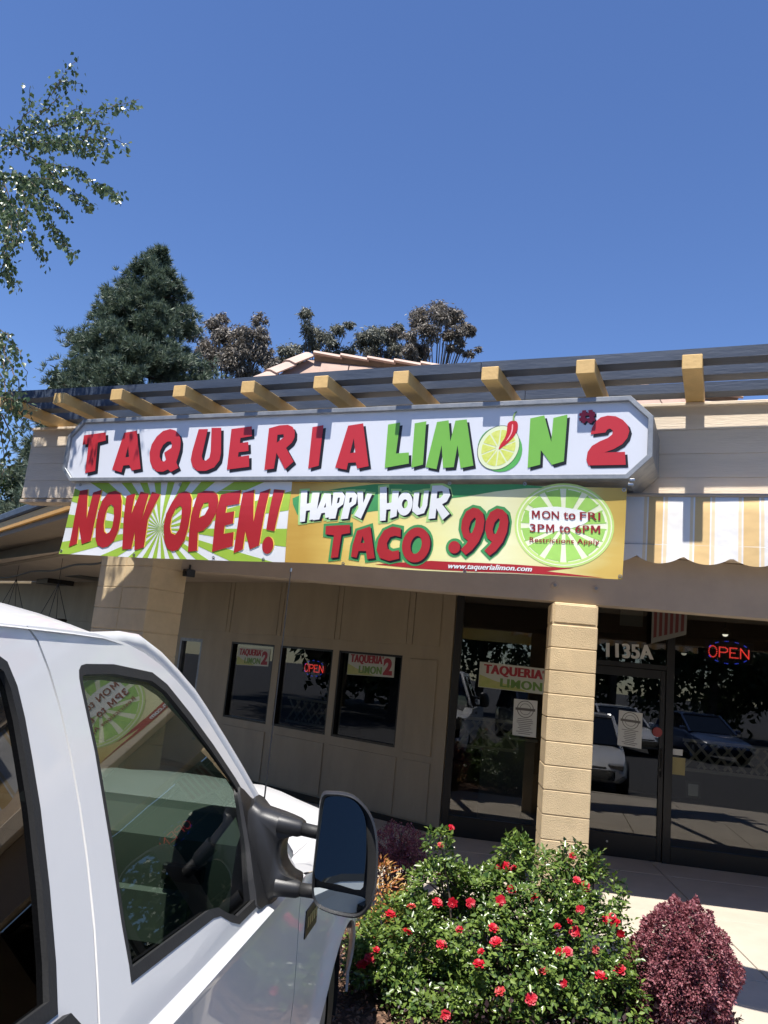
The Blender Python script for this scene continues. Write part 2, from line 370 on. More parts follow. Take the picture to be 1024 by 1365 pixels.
member('stile', da, da + .055, 0.012, 2.15, dr, .004, .024); member('stile', db - .055, db, 0.012, 2.15, dr, .004, .024)
member('rail', da + .056, db - .056, 0.012, .27, dr, .004, .023); member('rail', da + .056, db - .056, 2.05, 2.15, dr, .004, .023)
MB().quad(sf(da + .05, .26), sf(db - .05, .26), sf(db - .05, 2.06), sf(da + .05, 2.06)).build('pane', M_glass, dr)
p = sf(db - .03, 1.02, .03); MB().tube([p, p + NS * .012], [.016, .013], 12).build('lock', M_steel, dr)
MB().tube([sf(db - .03, .95, .03), sf(db - .03, .95, .075), sf(db - .03, 1.25, .075), sf(db - .03, 1.25, .03)], .010, 8).build('handle', M_bronze, dr)
p = sf(da + .32, .17, .03); MB().tube([p, p + NS * .006], .012, 10).build('kick_bolt', M_steel, dr)
member('transom_rail', da - .004, db + .004, 2.155, 2.215)
MB().quad(sf(da, 2.21), sf(db, 2.21), sf(db, ZT - .08), sf(da, ZT - .08)).build('pane', M_glass, RB)
# room behind the glass and the porch ceiling
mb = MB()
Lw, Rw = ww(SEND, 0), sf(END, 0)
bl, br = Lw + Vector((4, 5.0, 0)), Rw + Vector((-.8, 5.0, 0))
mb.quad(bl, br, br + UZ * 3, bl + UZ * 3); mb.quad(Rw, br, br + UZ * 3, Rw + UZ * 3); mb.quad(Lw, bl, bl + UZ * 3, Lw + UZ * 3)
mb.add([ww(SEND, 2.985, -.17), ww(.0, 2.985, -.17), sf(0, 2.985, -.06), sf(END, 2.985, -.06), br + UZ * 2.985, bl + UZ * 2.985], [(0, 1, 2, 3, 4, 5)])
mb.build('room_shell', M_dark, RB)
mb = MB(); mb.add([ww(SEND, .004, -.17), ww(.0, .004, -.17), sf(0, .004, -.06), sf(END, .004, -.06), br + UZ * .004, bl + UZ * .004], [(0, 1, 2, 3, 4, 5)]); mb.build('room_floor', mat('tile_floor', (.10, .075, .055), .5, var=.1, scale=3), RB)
mb = MB(); mb.add([sd(S_R, .285, 2.99), sd(S_L, .285, 2.99), ww(SEND, 2.99, .03), ww(.03, 2.99, .03), sf(.0, 2.99, .06), sf(END, 2.99, .06)], [(0, 1, 2, 3, 4, 5)])
mb.build('porch_ceiling', M_lintel, RB)
# walls that close the ends of the porch and the upper wall behind the eave
MB().obox((sd(S_R, .3) + sf(END, 0)) / 2 + UZ * 1.5, (sf(END, 0) - sd(S_R, .3)) / 2 - N2 * .02, E2 * .06, UZ * 1.49).build('end_wall', M_taupe, RB)
MB().obox(sd(0.8, 0.60, 3.75), E2 * 4.6, N2 * .1, UZ * .7).build('upper_wall', M_siding, RB)

# ------------------------------------------------------------------ tiled roof rising behind the band
M_tile = mat('clay_tile', (0.30, 0.205, 0.16), 0.8, c2=(0.42, 0.30, 0.24), scale=2.3, bump=.004, bscale=60)
M_ridge = mat('pale_ridge_tile', (0.40, 0.29, 0.235), 0.8, c2=(0.52, 0.39, 0.325), scale=2.0, bump=.004, bscale=60)
AR = radians(24); ER = Vector((cos(AR), sin(AR), 0)); NR = Vector((-sin(AR), cos(AR), 0))
AX = Vector((-5.77, 9.87, 6.31)); PR = 1.15          # apex at the ridge's left end, pitch
RO = empty('roof', AX); RO.parent = RB; RO.location = AX - RB.location
def rp(s, d, up=0.0): return AX + ER * s - NR * d + UZ * (-PR * d) + Vector((0, 0, up))     # front slope: s along ridge, d down-slope (plan)
def hp(s, d, up=0.0): return AX - ER * s + NR * d * 0 + UZ * (-PR * s) + NR * d + Vector((0, 0, up))
RL, RD = 12.0, 1.9
mb = MB(); mb.add([rp(0, 0, -.03), rp(RL, 0, -.03), rp(RL, RD, -.03), rp(-RD, RD, -.03)], [(0, 1, 2, 3)])
mb.add([rp(0, 0, -.03), rp(-RD, RD, -.03), AX - ER * RD * .8 + NR * .2 + UZ * (-PR * RD - .03), AX + NR * .2 + UZ * -.2], [(0, 1, 2, 3)])
mb.build('roof_deck', M_tile, RO)
dn = (-NR + UZ * -PR).normalized(); up = ER.cross(-dn).normalized(); up = up if up.z > 0 else -up
tile_me = None
def tile_at(c, ex, ey, en, hw, hl, m, name):
    mb = MB(); t = .024
    mb.obox(c + en * t, ex * hw, ey * hl + en * .022, en * t * .8, .006); return mb.build(name, m, RO)
row = .25
for r in range(7):
    d0 = .10 + row * r
    n0 = -int((d0 + row) / .42)
    for k in range(n0, 17):
        s = k * .42 + (.21 if r % 2 else 0)
        if s - .21 < -(d0 - .02): continue
        tile_at(rp(s + random.uniform(-.006, .006), d0 + row / 2 / sqrt(1 + 0), .0) , ER, dn, up, .202, .212, M_tile, 'roof_tile')
hip = (-ER - NR + UZ * -PR); hl_ = hip.length; hipn = hip.normalized(); hside = hipn.cross(UZ).normalized(); hup = hside.cross(hipn).normalized()
hup = hup if hup.z > 0 else -hup
def cap(c, ex, ey, en, hl, m):
    """ridge tile: a shallow upturned V, overlapping the next"""
    w_, h_ = .17, .085; mb = MB(); rings = []
    for t, sc in ((-1, 1.06), (1, .94)):
        b = c + ex * hl * t + en * (.030 if t < 0 else .0)
        rings.append([b - ey * w_ * sc, b - ey * w_ * .45 * sc + en * h_ * .8, b + en * h_, b + ey * w_ * .45 * sc + en * h_ * .8, b + ey * w_ * sc, b + ey * w_ * .8 * sc - en * .02, b + en * h_ * .4, b - ey * w_ * .8 * sc - en * .02])
    mb.loft(rings, True, True, True); mb.build('ridge_tile', m, RO)
for k in range(16): cap(rp(.3 + .40 * k, 0, .0), ER, NR, UZ, .215, M_ridge)
for k in range(8): cap(AX + hipn * (.22 + .40 * k) + hup * .01, -hipn, hside, hup, .215, M_ridge)

# ------------------------------------------------------------------ neighbouring wing on the left
NB = empty('neighbouring_building', (-8.5, 8.6, 0), 'shaded neighbouring wing with golden eave board and navy gutter beside the truck roof', 'building')
a0 = at_z(0, 708, 3.27); a1 = at_z(90, 679.5, 3.27); dE = (a1 - a0).normalized(); nE = Vector((-dE.y, dE.x, 0))
a0 = a0 - dE * 6.0; Lr = 6.0 + (a1 - at_z(0, 708, 3.27)).length + 2.6
a1 = a0 + dE * Lr
def nb(s, d, z): return Vector((a0.x, a0.y, 0)) + dE * s + nE * d + UZ * z
MB().obox(nb(Lr / 2, .02, 3.335), dE * Lr / 2, nE * .02, UZ * .065, .004).build('eave_board', M_goldboard, NB)
MB().obox(nb(Lr / 2 - .1, .02, 3.46), dE * Lr / 2, nE * .055, UZ * .056, .02).build('gutter', M_navy, NB)
M_cream = mat('roof_edge_paint', (.74, .66, .55), .6, var=.04)
for k in range(2):
    MB().obox(nb(Lr / 2 - .25 - .3 * k, .14 + .16 * k, 3.545 + .075 * k), dE * Lr / 2, nE * .06, UZ * .016, .004).build('roof_edge', M_cream, NB)
MB().add([nb(0, .1, 3.52), nb(Lr - .4, .1, 3.52), nb(Lr - .4, 3.2, 4.3), nb(0, 3.2, 4.3)], [(0, 1, 2, 3)]).build('roof', mat('roof_felt', (.09, .09, .10), .9, var=.2), NB)
MB().obox(nb(Lr / 2, .30, 3.235), dE * Lr / 2, nE * .26, UZ * .034).build('soffit', M_taupe, NB)
MB().obox(nb(Lr / 2 - 1.2, 3.0, 3.30), dE * (Lr / 2 - 1.2), nE * 2.4, UZ * .03).build('ceiling', M_taupe, NB)
MB().obox(nb(Lr / 2 - .75, .62, 3.12), dE * (Lr / 2 - .75), nE * .05, UZ * .15, .005).build('fascia_beam', M_taupe, NB)
for px_, py_ in ((76, 777), (118, 767.5)):
    hp0 = on_plane(px_, py_, nb(0, 2.2, 0), nE); s_ = (hp0 - nb(0, 0, 0)).dot(dE); z_ = hp0.z
    MB().obox(nb(s_, 2.2, z_), dE * .42 , nE * .30, UZ * .045, .006).build('hanging_panel', M_bronze, NB)
    for q in (-.3, .3): MB().tube([nb(s_ + q, 2.2, z_ + .04), nb(s_ + q, 2.2, 3.27)], .006, 5).build('hanger_rod', M_bronze, NB)
# sagging cable along the porch and the baskets hung below it
pts = [on_plane(x_, y_ + 1.5 * sin(x_ * .11), nb(0, .78, 0), nE) for x_, y_ in [(-60 + 5 * i_, 770 - .155 * (-60 + 5 * i_)) for i_ in range(45)]]
tag(MB().tube(pts, .013, 6).build('cable', M_rubber), 'black sagging cable strung along the neighbouring porch', 'cable')
for i, (px, py, lb) in enumerate(((22, 772, 'leftmost hanging wire basket above the truck roof'), (78, 778, 'wire basket hanging nearest the stone pier above the truck roof'))):
    d_ = ray(px, py); t = ((nb(0, .8, 0) - CAM).dot(nE)) / d_.dot(nE); top = CAM + d_ * t
    h = empty('hanging_basket', top - UZ * .62, lb, 'hanging basket', 'baskets hung in the neighbouring porch')
    for q in range(4):
        an = q * pi / 2 + .5; rim = top + Vector((cos(an) * .19, sin(an) * .19, -.5))
        MB().tube([top, rim], .005, 5).build('chain', M_rubber, h)
    MB().tube([top, top + UZ * (2.98 - top.z)], .004, 5).build('hook', M_rubber, h)
    rings = [[top + Vector((cos(a) * r_, sin(a) * r_, zz)) for a in [2 * pi * j / 20 for j in range(20)]] for r_, zz in ((.19, -.49), (.2, -.5), (.17, -.6), (.10, -.68), (.09, -.67), (.16, -.59), (.185, -.5))]
    MB().loft(rings).build('basket', M_rubber, h)
# small camera box on the pier's corner under the header
p = ahead(252, 764, 7.55)
k = empty('security_camera', p, 'small black box camera under the header beside the stone pier', 'camera')
MB().obox(p, ep * .035, npv * .05, UZ * .035, .006).build('housing', M_plast, k); MB().tube([p - npv * .05, p - npv * .062], .018, 10).build('lens', M_bronze, k); MB().tube([p, p + UZ * .08], .01, 6).build('bracket', M_plast, k)
# ------------------------------------------------------------------ lettering helpers
def curve_mesh(loops, offset=0.0, extrude=0.0):
    """2-D outlines (lists of (x, y), holes nested) filled; returns (verts, faces)"""
    cu = bpy.data.curves.new('tmp', 'CURVE'); cu.dimensions = '2D'; cu.fill_mode = 'BOTH' if extrude else 'FRONT'; cu.offset = offset; cu.extrude = extrude
    for lp in loops:
        sp = cu.splines.new('POLY'); sp.points.add(len(lp) - 1); sp.use_cyclic_u = True
        for i, p in enumerate(lp): sp.points[i].co = (p[0], p[1], 0, 1)
    o = bpy.data.objects.new('tmp', cu); me = o.to_mesh()
    v = [tuple(x.co) for x in me.vertices]; f = [tuple(p.vertices) for p in me.polygons]
    o.to_mesh_clear(); bpy.data.objects.remove(o); bpy.data.curves.remove(cu); return v, f
def grow(lp, off):
    """outline moved outwards by off (a hole shrinks), mitred with a limit"""
    n = len(lp); ar = sum(lp[i][0] * lp[(i + 1) % n][1] - lp[(i + 1) % n][0] * lp[i][1] for i in range(n))
    s_ = 1 if ar > 0 else -1; out = []
    for i in range(n):
        a, b, c = Vector(lp[i - 1][:2]), Vector(lp[i][:2]), Vector(lp[(i + 1) % n][:2])
        e0 = b - a; e1 = c - b
        if e0.length < 1e-7 or e1.length < 1e-7: out.append(tuple(b)); continue
        e0.normalize(); e1.normalize(); n0 = Vector((e0.y, -e0.x)) * s_; n1 = Vector((e1.y, -e1.x)) * s_
        m = n0 + n1
        if m.length < 1e-4: m = n0
        m.normalize(); k = 1 / max(.62, m.dot(n0)); out.append(tuple(b + m * off * k))
    return out
def text_mesh(body, size=1.0, offset=0.0, shear=0.0, extrude=0.0, spacing=1.0):
    cu = bpy.data.curves.new('tmp', 'FONT'); cu.body = body; cu.size = size; cu.offset = offset; cu.shear = shear; cu.extrude = extrude; cu.space_character = spacing
    o = bpy.data.objects.new('tmp', cu); col.objects.link(o); bpy.context.view_layer.update()
    me = o.to_mesh(); v = [tuple(x.co) for x in me.vertices]; f = [tuple(p.vertices) for p in me.polygons]
    o.to_mesh_clear(); bpy.data.objects.remove(o); bpy.data.curves.remove(cu); return v, f
def fit_text(body, quad, name, m, parent, offset=0.0, shear=0.0, warp=None, spacing=1.0, bold=0.0):
    """text stretched over the quad (bl, br, tr, tl) of 3-D points"""
    v, f = text_mesh(body, 1.0, offset, shear, 0.0, spacing)
    xs = [p[0] for p in v]; ys = [p[1] for p in v]; x0, x1, y0, y1 = min(xs), max(xs), min(ys), max(ys)
    q = [Vector(p) for p in quad]; out = []
    for p in v:
        a = (p[0] - x0) / (x1 - x0); b = (p[1] - y0) / (y1 - y0)
        out.append((q[0] * (1 - a) + q[1] * a) * (1 - b) + (q[3] * (1 - a) + q[2] * a) * b)
    if bold:                                   # heavier strokes: the same word again, a hair to either side
        ex = (q[1] - q[0]).normalized(); h = (q[3] - q[0]).length; nr = ex.cross((q[3] - q[0]).normalized()); n0 = len(out); base_ = list(out); f0 = list(f); f = list(f)
        for i, k in enumerate((-1, 1)):
            out += [p + ex * bold * h * k + nr * .00035 * (i + 1) for p in base_]; f += [tuple(a + n0 * (i + 1) for a in t) for t in f0]
    if warp: out = [warp(p) for p in out]
    return MB().add(out, f).build(name, m, parent)
def smooth_loop(pts, k=4):
    n = len(pts); out = []
    for i in range(n):
        p0, p1, p2, p3 = (Vector(pts[(i + j - 1) % n]) for j in range(4))
        for q in range(k):
            t = q / k
            out.append(tuple(0.5 * ((2 * p1) + (p2 - p0) * t + (2 * p0 - 5 * p1 + 4 * p2 - p3) * t * t + (3 * p1 - p0 - 3 * p2 + p3) * t ** 3)))
    return out
def ell(cx, cy, rx, ry, rot=0.0, n=28):
    return [(cx + rx * cos(a) * cos(rot) - ry * sin(a) * sin(rot), cy + rx * cos(a) * sin(rot) + ry * sin(a) * cos(rot)) for a in [2 * pi * i / n for i in range(n)]]
def glyph(loops, org, sc, Y, thick=0.0, offset=0.0, shift=(0, 0), warp=None, cut=None):
    """outlines measured on the photograph laid on the plane y = Y; thick grows towards the viewer"""
    L = []
    for lp in loops:
        L.append([(lambda P: (P.x, P.z))(at_y(org[0] + (x + shift[0]) / sc, org[1] + (y + shift[1]) / sc, Y)) for x, y in lp])
    if offset:
        L = [grow(lp, offset if i == 0 else -offset * .9) for i, lp in enumerate(L) if i == 0 or offset < .01]
    v, f = curve_mesh(L, 0.0, thick / 2)
    me = MB().add([(p[0], Y - (p[2] + thick / 2), p[1]) for p in v], f)
    if cut:
        bm = bmesh.new(); m_ = bpy.data.meshes.new('t'); m_.from_pydata(me.v, [], me.f); bm.from_mesh(m_); bpy.data.meshes.remove(m_)
        xs = [p[0] for p in me.v]; zs = [p[2] for p in me.v]
        for ax, lo, hi in ((0, min(xs), max(xs)), (2, min(zs), max(zs))):
            t = math.ceil(lo / cut) * cut
            while t < hi:
                co = [0, 0, 0]; no = [0, 0, 0]; co[ax] = t; no[ax] = 1
                bmesh.ops.bisect_plane(bm, geom=list(bm.verts) + list(bm.edges) + list(bm.faces), plane_co=co, plane_no=no); t += cut
        bm.verts.index_update(); me = MB().add([v.co for v in bm.verts], [[v.index for v in q.verts] for q in bm.faces]); bm.free()
    if warp: me.v = [tuple(warp(Vector(p))) for p in me.v]
    return me

# ------------------------------------------------------------------ the big sign cabinet
YSF, YSB = 4.79, YW - .008
pz = lambda x, y: at_y(x, y, YSF)
sx0, sx1, sz0, sz1 = pz(86, 605).x, pz(870.6, 585).x, pz(470, 640.5).z + .004, pz(500, 541.5).z - .002
SG = empty('shop_sign', ((sx0 + sx1) / 2, YSB, sz0), 'long white shop sign reading TAQUERIA LIMON #2 in metal frame above the banners', 'sign')
ch = 0.135
def octa(g, y): return [(sx0 + g, y, sz0 + ch * .75 + g * .4), (sx0 + ch * .75 + g * .4, y, sz0 + g), (sx1 - ch - g * .4, y, sz0 + g), (sx1 - g, y, sz0 + ch + g * .4), (sx1 - g, y, sz1 - ch - g * .4), (sx1 - ch - g * .4, y, sz1 - g), (sx0 + ch + g * .4, y, sz1 - g), (sx0 + g, y, sz1 - ch - g * .4)]
rings = [octa(0.0, YSB), octa(0.0, YSF + .003), octa(.003, YSF), octa(.028, YSF), octa(.031, YSF + .003), octa(.031, YSF + .027)]
MB().loft(rings, True, True, False).build('cabinet', M_galv, SG)
MB().prism(octa(.030, YSF + .025), (0, .004, 0)).build('face', M_signwhite, SG)
YL = YSF + .0245
def sign_letter(loops, org, sc, m, sh=3.4, name='letter'):
    o = glyph(loops, org, sc, YL - .0022, .0012).build(name, m, SG)
    glyph(loops, org, sc, YL - .0005, .0010, 0.0, (sh * sc, sh * 1.08 * sc)).build('drop_shadow', M_black, o)
A_, B_, C_, D_, E_, F_ = ((80, 530), 6.4), ((240, 530), 6.4), ((390, 530), 7.877), ((500, 540), 7.314), ((620, 530), 6.827), ((760, 520), 8.533)
sign_letter([[(206, 322), (390, 296), (391, 366), (322, 384), (300, 625), (214, 645), (244, 396), (193, 402)]], *A_, M_red)
sign_letter([[(548, 300), (656, 282), (688, 608), (612, 622), (592, 575), (540, 580), (524, 638), (445, 615)], [(583, 415), (590, 505), (558, 510)]], *A_, M_red)
sign_letter([smooth_loop([(940, 268), (985, 280), (1018, 315), (1031, 370), (1026, 440), (1006, 510)], 1) + [(992, 552), (1012, 600), (946, 635), (922, 612), (880, 632), (830, 632), (790, 600), (768, 540), (765, 470), (783, 400), (825, 333), (880, 285)], [(915, 376), (945, 373), (957, 400), (950, 430), (890, 470), (906, 530), (890, 545), (865, 540), (850, 505), (855, 455), (880, 405)]], *A_, M_red)
sign_letter([[(160, 270), (238, 268), (186, 500), (194, 532), (222, 538), (252, 512), (262, 460), (270, 258), (352, 258), (350, 470), (338, 535), (292, 595), (220, 625), (150, 626), (108, 592), (92, 530), (105, 460)]], *B_, M_red)
sign_letter([[(440, 268), (612, 245), (614, 328), (516, 345), (512, 388), (582, 378), (585, 455), (500, 466), (495, 506), (590, 492), (590, 590), (400, 615)]], *B_, M_red)
sign_letter([[(760, 262), (850, 237), (920, 232), (962, 250), (980, 290), (978, 340), (955, 385), (905, 430), (970, 545), (895, 612), (824, 470), (802, 605), (720, 618)], [(832, 318), (884, 312), (886, 338), (826, 386)]], *B_, M_red)
sign_letter([[(210, 310), (325, 290), (275, 715), (165, 745)]], *C_, M_red)
sign_letter([[(585, 295), (742, 270), (800, 720), (680, 745), (665, 680), (585, 685), (568, 758), (448, 735)], [(645, 425), (660, 575), (605, 584)]], *C_, M_red)
sign_letter([[(128, 190), (245, 170), (205, 472), (330, 462), (330, 570), (95, 612)]], *D_, M_green)
sign_letter([[(388, 178), (500, 158), (468, 580), (355, 610)]], *D_, M_green)
sign_letter([[(605, 165), (718, 148), (735, 355), (785, 152), (895, 140), (960, 590), (835, 615), (805, 390), (768, 605), (665, 612), (650, 390), (600, 625), (495, 605)]], *D_, M_green)
sign_letter([[(595, 190), (722, 162), (785, 405), (805, 185), (932, 155), (900, 580), (790, 612), (690, 478), (684, 610), (570, 640)]], *E_, M_green)
sign_letter([[(235, 505), (250, 430), (290, 360), (350, 310), (430, 290), (520, 298), (600, 338), (655, 395), (676, 465), (652, 545), (595, 615), (500, 670), (392, 710), (625, 702), (635, 850), (210, 858), (186, 795), (200, 705), (250, 635), (340, 582), (430, 545), (480, 505), (488, 462), (455, 436), (420, 452), (405, 482)]], *F_, M_red)
M_hash = mat('sign_dark_red_vinyl', (0.42, 0.02, 0.045), .35)
sign_letter([[(140, 232), (182, 228), (188, 262), (212, 258), (208, 228), (258, 224), (262, 252), (285, 250), (285, 290), (268, 296), (272, 318), (285, 316), (284, 348), (262, 352), (246, 378), (206, 372), (200, 350), (182, 352), (160, 382), (138, 372), (135, 352), (108, 352), (104, 318), (126, 314), (124, 296), (106, 294), (108, 264), (136, 258)], [(172, 292), (218, 286), (222, 318), (176, 324)]], *F_, M_hash, 2.0)
# lime slice and chilli in place of the O
M_rind = mat('lime_rind_print', (.10, .40, .09), .35, var=.1); M_pith = mat('lime_pith_print', (.70, .76, .50), .35); M_pulp = mat('lime_pulp_print', (.55, .62, .07), .35, c2=(.68, .72, .22), scale=40)
M_chil = mat('chilli_print', (.50, .02, .025), .3); M_shine = mat('chilli_shine_print', (.80, .40, .40), .3); M_stem = mat('stem_print', (.25, .38, .12), .4); M_line = mat('outline_print', (.09, .12, .08), .4)
lim = glyph([ell(318, 470, 204, 206)], *E_, YL - .0006, .0008).build('lime_emblem', M_rind, SG)
glyph([ell(304, 456, 216, 176, radians(-52), 40)], *E_, YL - .0016, .0006, .006 * .2).build('outline', M_line, lim)
glyph([ell(305, 456, 212, 172, radians(-52), 40)], *E_, YL - .0024, .0005).build('pith', M_pith, lim)
c0 = Vector((305, 460)); mb = MB()
for k in range(10):
    a0_, a1_ = 2 * pi * (k + .06) / 10, 2 * pi * (k + .94) / 10; lp = []
    for t in range(7):
        a = a0_ + (a1_ - a0_) * t / 6; x = 176 * cos(a); y = 142 * sin(a); r = radians(-52); lp.append((305 + x * cos(r) - y * sin(r), 458 + x * sin(r) + y * cos(r)))
    am = (a0_ + a1_) / 2; x = 24 * cos(am); y = 20 * sin(am); r = radians(-52)
    lp.append((305 + x * cos(r) - y * sin(r), 458 + x * sin(r) + y * cos(r)))
    g = glyph([lp], *E_, YL - .0032, .0005); mb.add(g.v, g.f)
mb.build('pulp', M_pulp, lim)
glyph([smooth_loop([(388, 240), (420, 214), (465, 214), (482, 248), (472, 305), (440, 360), (390, 412), (330, 458), (306, 470), (322, 428), (360, 370), (380, 310)], 3)], *E_, YL - .0040, .0006).build('chilli', M_chil, lim)
glyph([smooth_loop([(428, 245), (438, 250), (432, 310), (400, 370), (372, 396), (408, 340), (424, 290)], 3)], *E_, YL - .0047, .0004).build('chilli_shine', M_shine, lim)
glyph([[(432, 212), (436, 170), (452, 135), (470, 124), (476, 130), (460, 145), (448, 172), (452, 212)]], *E_, YL - .0047, .0004).build('chilli_stem', M_stem, lim)
# clips at the right lower corner, holding the banner
for px, py in ((843, 640), (841, 646)):
    p = at_y(px, py, YSF - .012); MB().obox(p, (.016, 0, 0), (0, .01, 0), (0, 0, .008), .003).build('clip', M_steel, SG)

# ------------------------------------------------------------------ the two vinyl banners
YB = 4.832
def bwave(p):
    """slack of the hung vinyl: shallow swells and pulls from the corners"""
    x, z = p.x, p.z; t = max(0.0, min(1.0, (3.06 - z) / .56))
    y = .019 * sin(pi * t) * sin(x * 1.05 + 1.4) + .004 * sin(2 * pi * t + x * .8) + .004 * sin(x * 2.9 + .6) * t + .002 * math.exp(-((x + .62) / .2) ** 2) * sin((z - x) * 14)
    return Vector((x, p.y + y, z - .005 * abs(sin(x * 2.6)) - .004 * sin(x * 3.3 + 1) * t))
def clip_poly(poly, quad):
    out = poly
    for i in range(4):
        a, b = quad[i], quad[(i + 1) % 4]; src = out; out = []
        ins = lambda p: (b[0] - a[0]) * (p[1] - a[1]) - (b[1] - a[1]) * (p[0] - a[0]) >= 0
        for j in range(len(src)):
            p, q = src[j], src[(j + 1) % len(src)]; ip, iq = ins(p), ins(q)
            if ip: out.append(p)
            if ip != iq:
                dx, dy = q[0] - p[0], q[1] - p[1]; den = (b[0] - a[0]) * dy - (b[1] - a[1]) * dx
                t = ((a[0] - p[0]) * (b[1] - a[1]) - (a[1] - p[1]) * (b[0] - a[0])) / -den if abs(den) > 1e-9 else 0
                t = ((b[0] - a[0]) * (a[1] - p[1]) - (b[1] - a[1]) * (a[0] - p[0])) / den if abs(den) > 1e-9 else 0
                out.append((p[0] + dx * t, p[1] + dy * t))
        if not out: return []
    return out
def sheet(name, q, Y, m, parent, n=60, k=14, th=.0016):
    q = [at_y(*p, Y) for p in q]; v = []; f = []
    for s_ in (0, 1):
        for j in range(k + 1):
            for i in range(n + 1):
                a, b = i / n, j / k; v.append(bwave((q[0] * (1 - a) + q[1] * a) * (1 - b) + (q[3] * (1 - a) + q[2] * a) * b) + Vector((0, th * s_, 0)))
    N = (n + 1) * (k + 1)
    for j in range(k):
        for i in range(n):
            a = j * (n + 1) + i; f.append((a, a + 1, a + n + 2, a + n + 1)); f.append((N + a, N + a + n + 1, N + a + n + 2, N + a + 1))
    return MB().add(v, f).build(name, m, parent, True)
PXQ1 = [(78, 738.5), (380.6, 749.6), (389.7, 641.5), (101.5, 643)]        # bl br tr tl on the photograph
PXQ2 = [(380.8, 749.6), (829.8, 772.3), (836, 649.5), (389.9, 641.5)]
B1 = empty('banner', at_y(230, 744, YB), 'lime and white sunburst banner reading NOW OPEN! below the sign', 'banner')
sheet('vinyl', PXQ1, YB, M_bwhite, B1, 60, 14)
ctr = (214.4, 704.0); ccw = [(PXQ1[0]), PXQ1[3], PXQ1[2], PXQ1[1]]
quad_ = [PXQ1[3], PXQ1[2], PXQ1[1], PXQ1[0]]
mb = MB(); NR_ = 22
for k in range(NR_):
    a0_ = 2 * pi * (k + .02) / NR_; a1_ = a0_ + 2 * pi / NR_ * .5
    pol = clip_poly([ctr, (ctr[0] + 700 * cos(a0_), ctr[1] + 700 * sin(a0_)), (ctr[0] + 700 * cos(a1_), ctr[1] + 700 * sin(a1_))], quad_)
    if len(pol) >= 3:
        g = glyph([pol], (0, 0), 1, YB - .0012, 0, 0, (0, 0), bwave, .06); mb.add(g.v, g.f)
mb.build('sunburst', M_blime, B1)
G_, H_ = ((70, 630), 6.0235), ((220, 630), 5.689)
def ban_letter(loops, org, sc, B, m, layers, name='letter'):
    """letter in ink m over wider or shifted copies in other inks (listed from the bottom up)"""
    o = glyph(loops, org, sc, YB - .0050, 0, 0, (0, 0), bwave, .06).build(name, m, B)
    for i, (lm, off, sx, sy, ln) in enumerate(layers):
        glyph(loops, org, sc, YB - .0020 - .0010 * i, 0, off, (sx * sc, sy * sc), bwave, .06).build(ln, lm, o)
gold = [(M_bgold, .0, 1.5, -.2, 'gold_edge')]
for lp in ([[(218, 145), (282, 132), (272, 370), (325, 158), (395, 133), (300, 548), (228, 575), (208, 425), (188, 572), (125, 598)]],
           [[(505, 140), (545, 160), (558, 220), (552, 340), (530, 450), (490, 540), (440, 590), (395, 602), (355, 580), (340, 530), (345, 430), (365, 320), (400, 220), (450, 155)], [(470, 250), (492, 270), (495, 350), (480, 430), (455, 475), (430, 488), (412, 470), (410, 410), (425, 330), (448, 270)]],
           [[(595, 183), (665, 162), (635, 335), (708, 148), (775, 165), (720, 375), (800, 150), (866, 172), (770, 370), (730, 595), (655, 618), (660, 470), (628, 608), (555, 612), (572, 380)]]):
    ban_letter(lp, *G_, B1, M_bred, gold)
for lp in ([[(155, 140), (190, 155), (208, 200), (205, 290), (185, 400), (150, 510), (100, 580), (55, 592), (15, 570), (-6, 510), (-6, 400), (15, 310), (60, 220), (105, 155)], [(120, 250), (135, 265), (132, 340), (112, 430), (80, 468), (50, 455), (42, 410), (55, 340), (85, 275)]],
           [[(250, 160), (300, 138), (365, 140), (403, 168), (412, 220), (395, 310), (350, 390), (295, 440), (255, 450), (245, 590), (175, 597), (190, 430), (205, 330), (240, 200)], [(300, 232), (335, 225), (338, 270), (310, 320), (265, 345), (275, 290)]],
           [[(428, 165), (578, 128), (570, 235), (475, 252), (468, 305), (535, 292), (525, 385), (462, 400), (452, 462), (530, 448), (518, 555), (360, 597), (385, 400), (400, 290)]],
           [[(595, 150), (678, 125), (682, 370), (725, 145), (798, 118), (720, 550), (650, 580), (618, 440), (595, 580), (525, 607), (565, 370)]],
           [[(828, 122), (908, 130), (838, 445), (778, 432)]], [ell(787, 550, 42, 66, radians(10), 20)]):
    ban_letter(lp, *H_, B1, M_bred, gold)
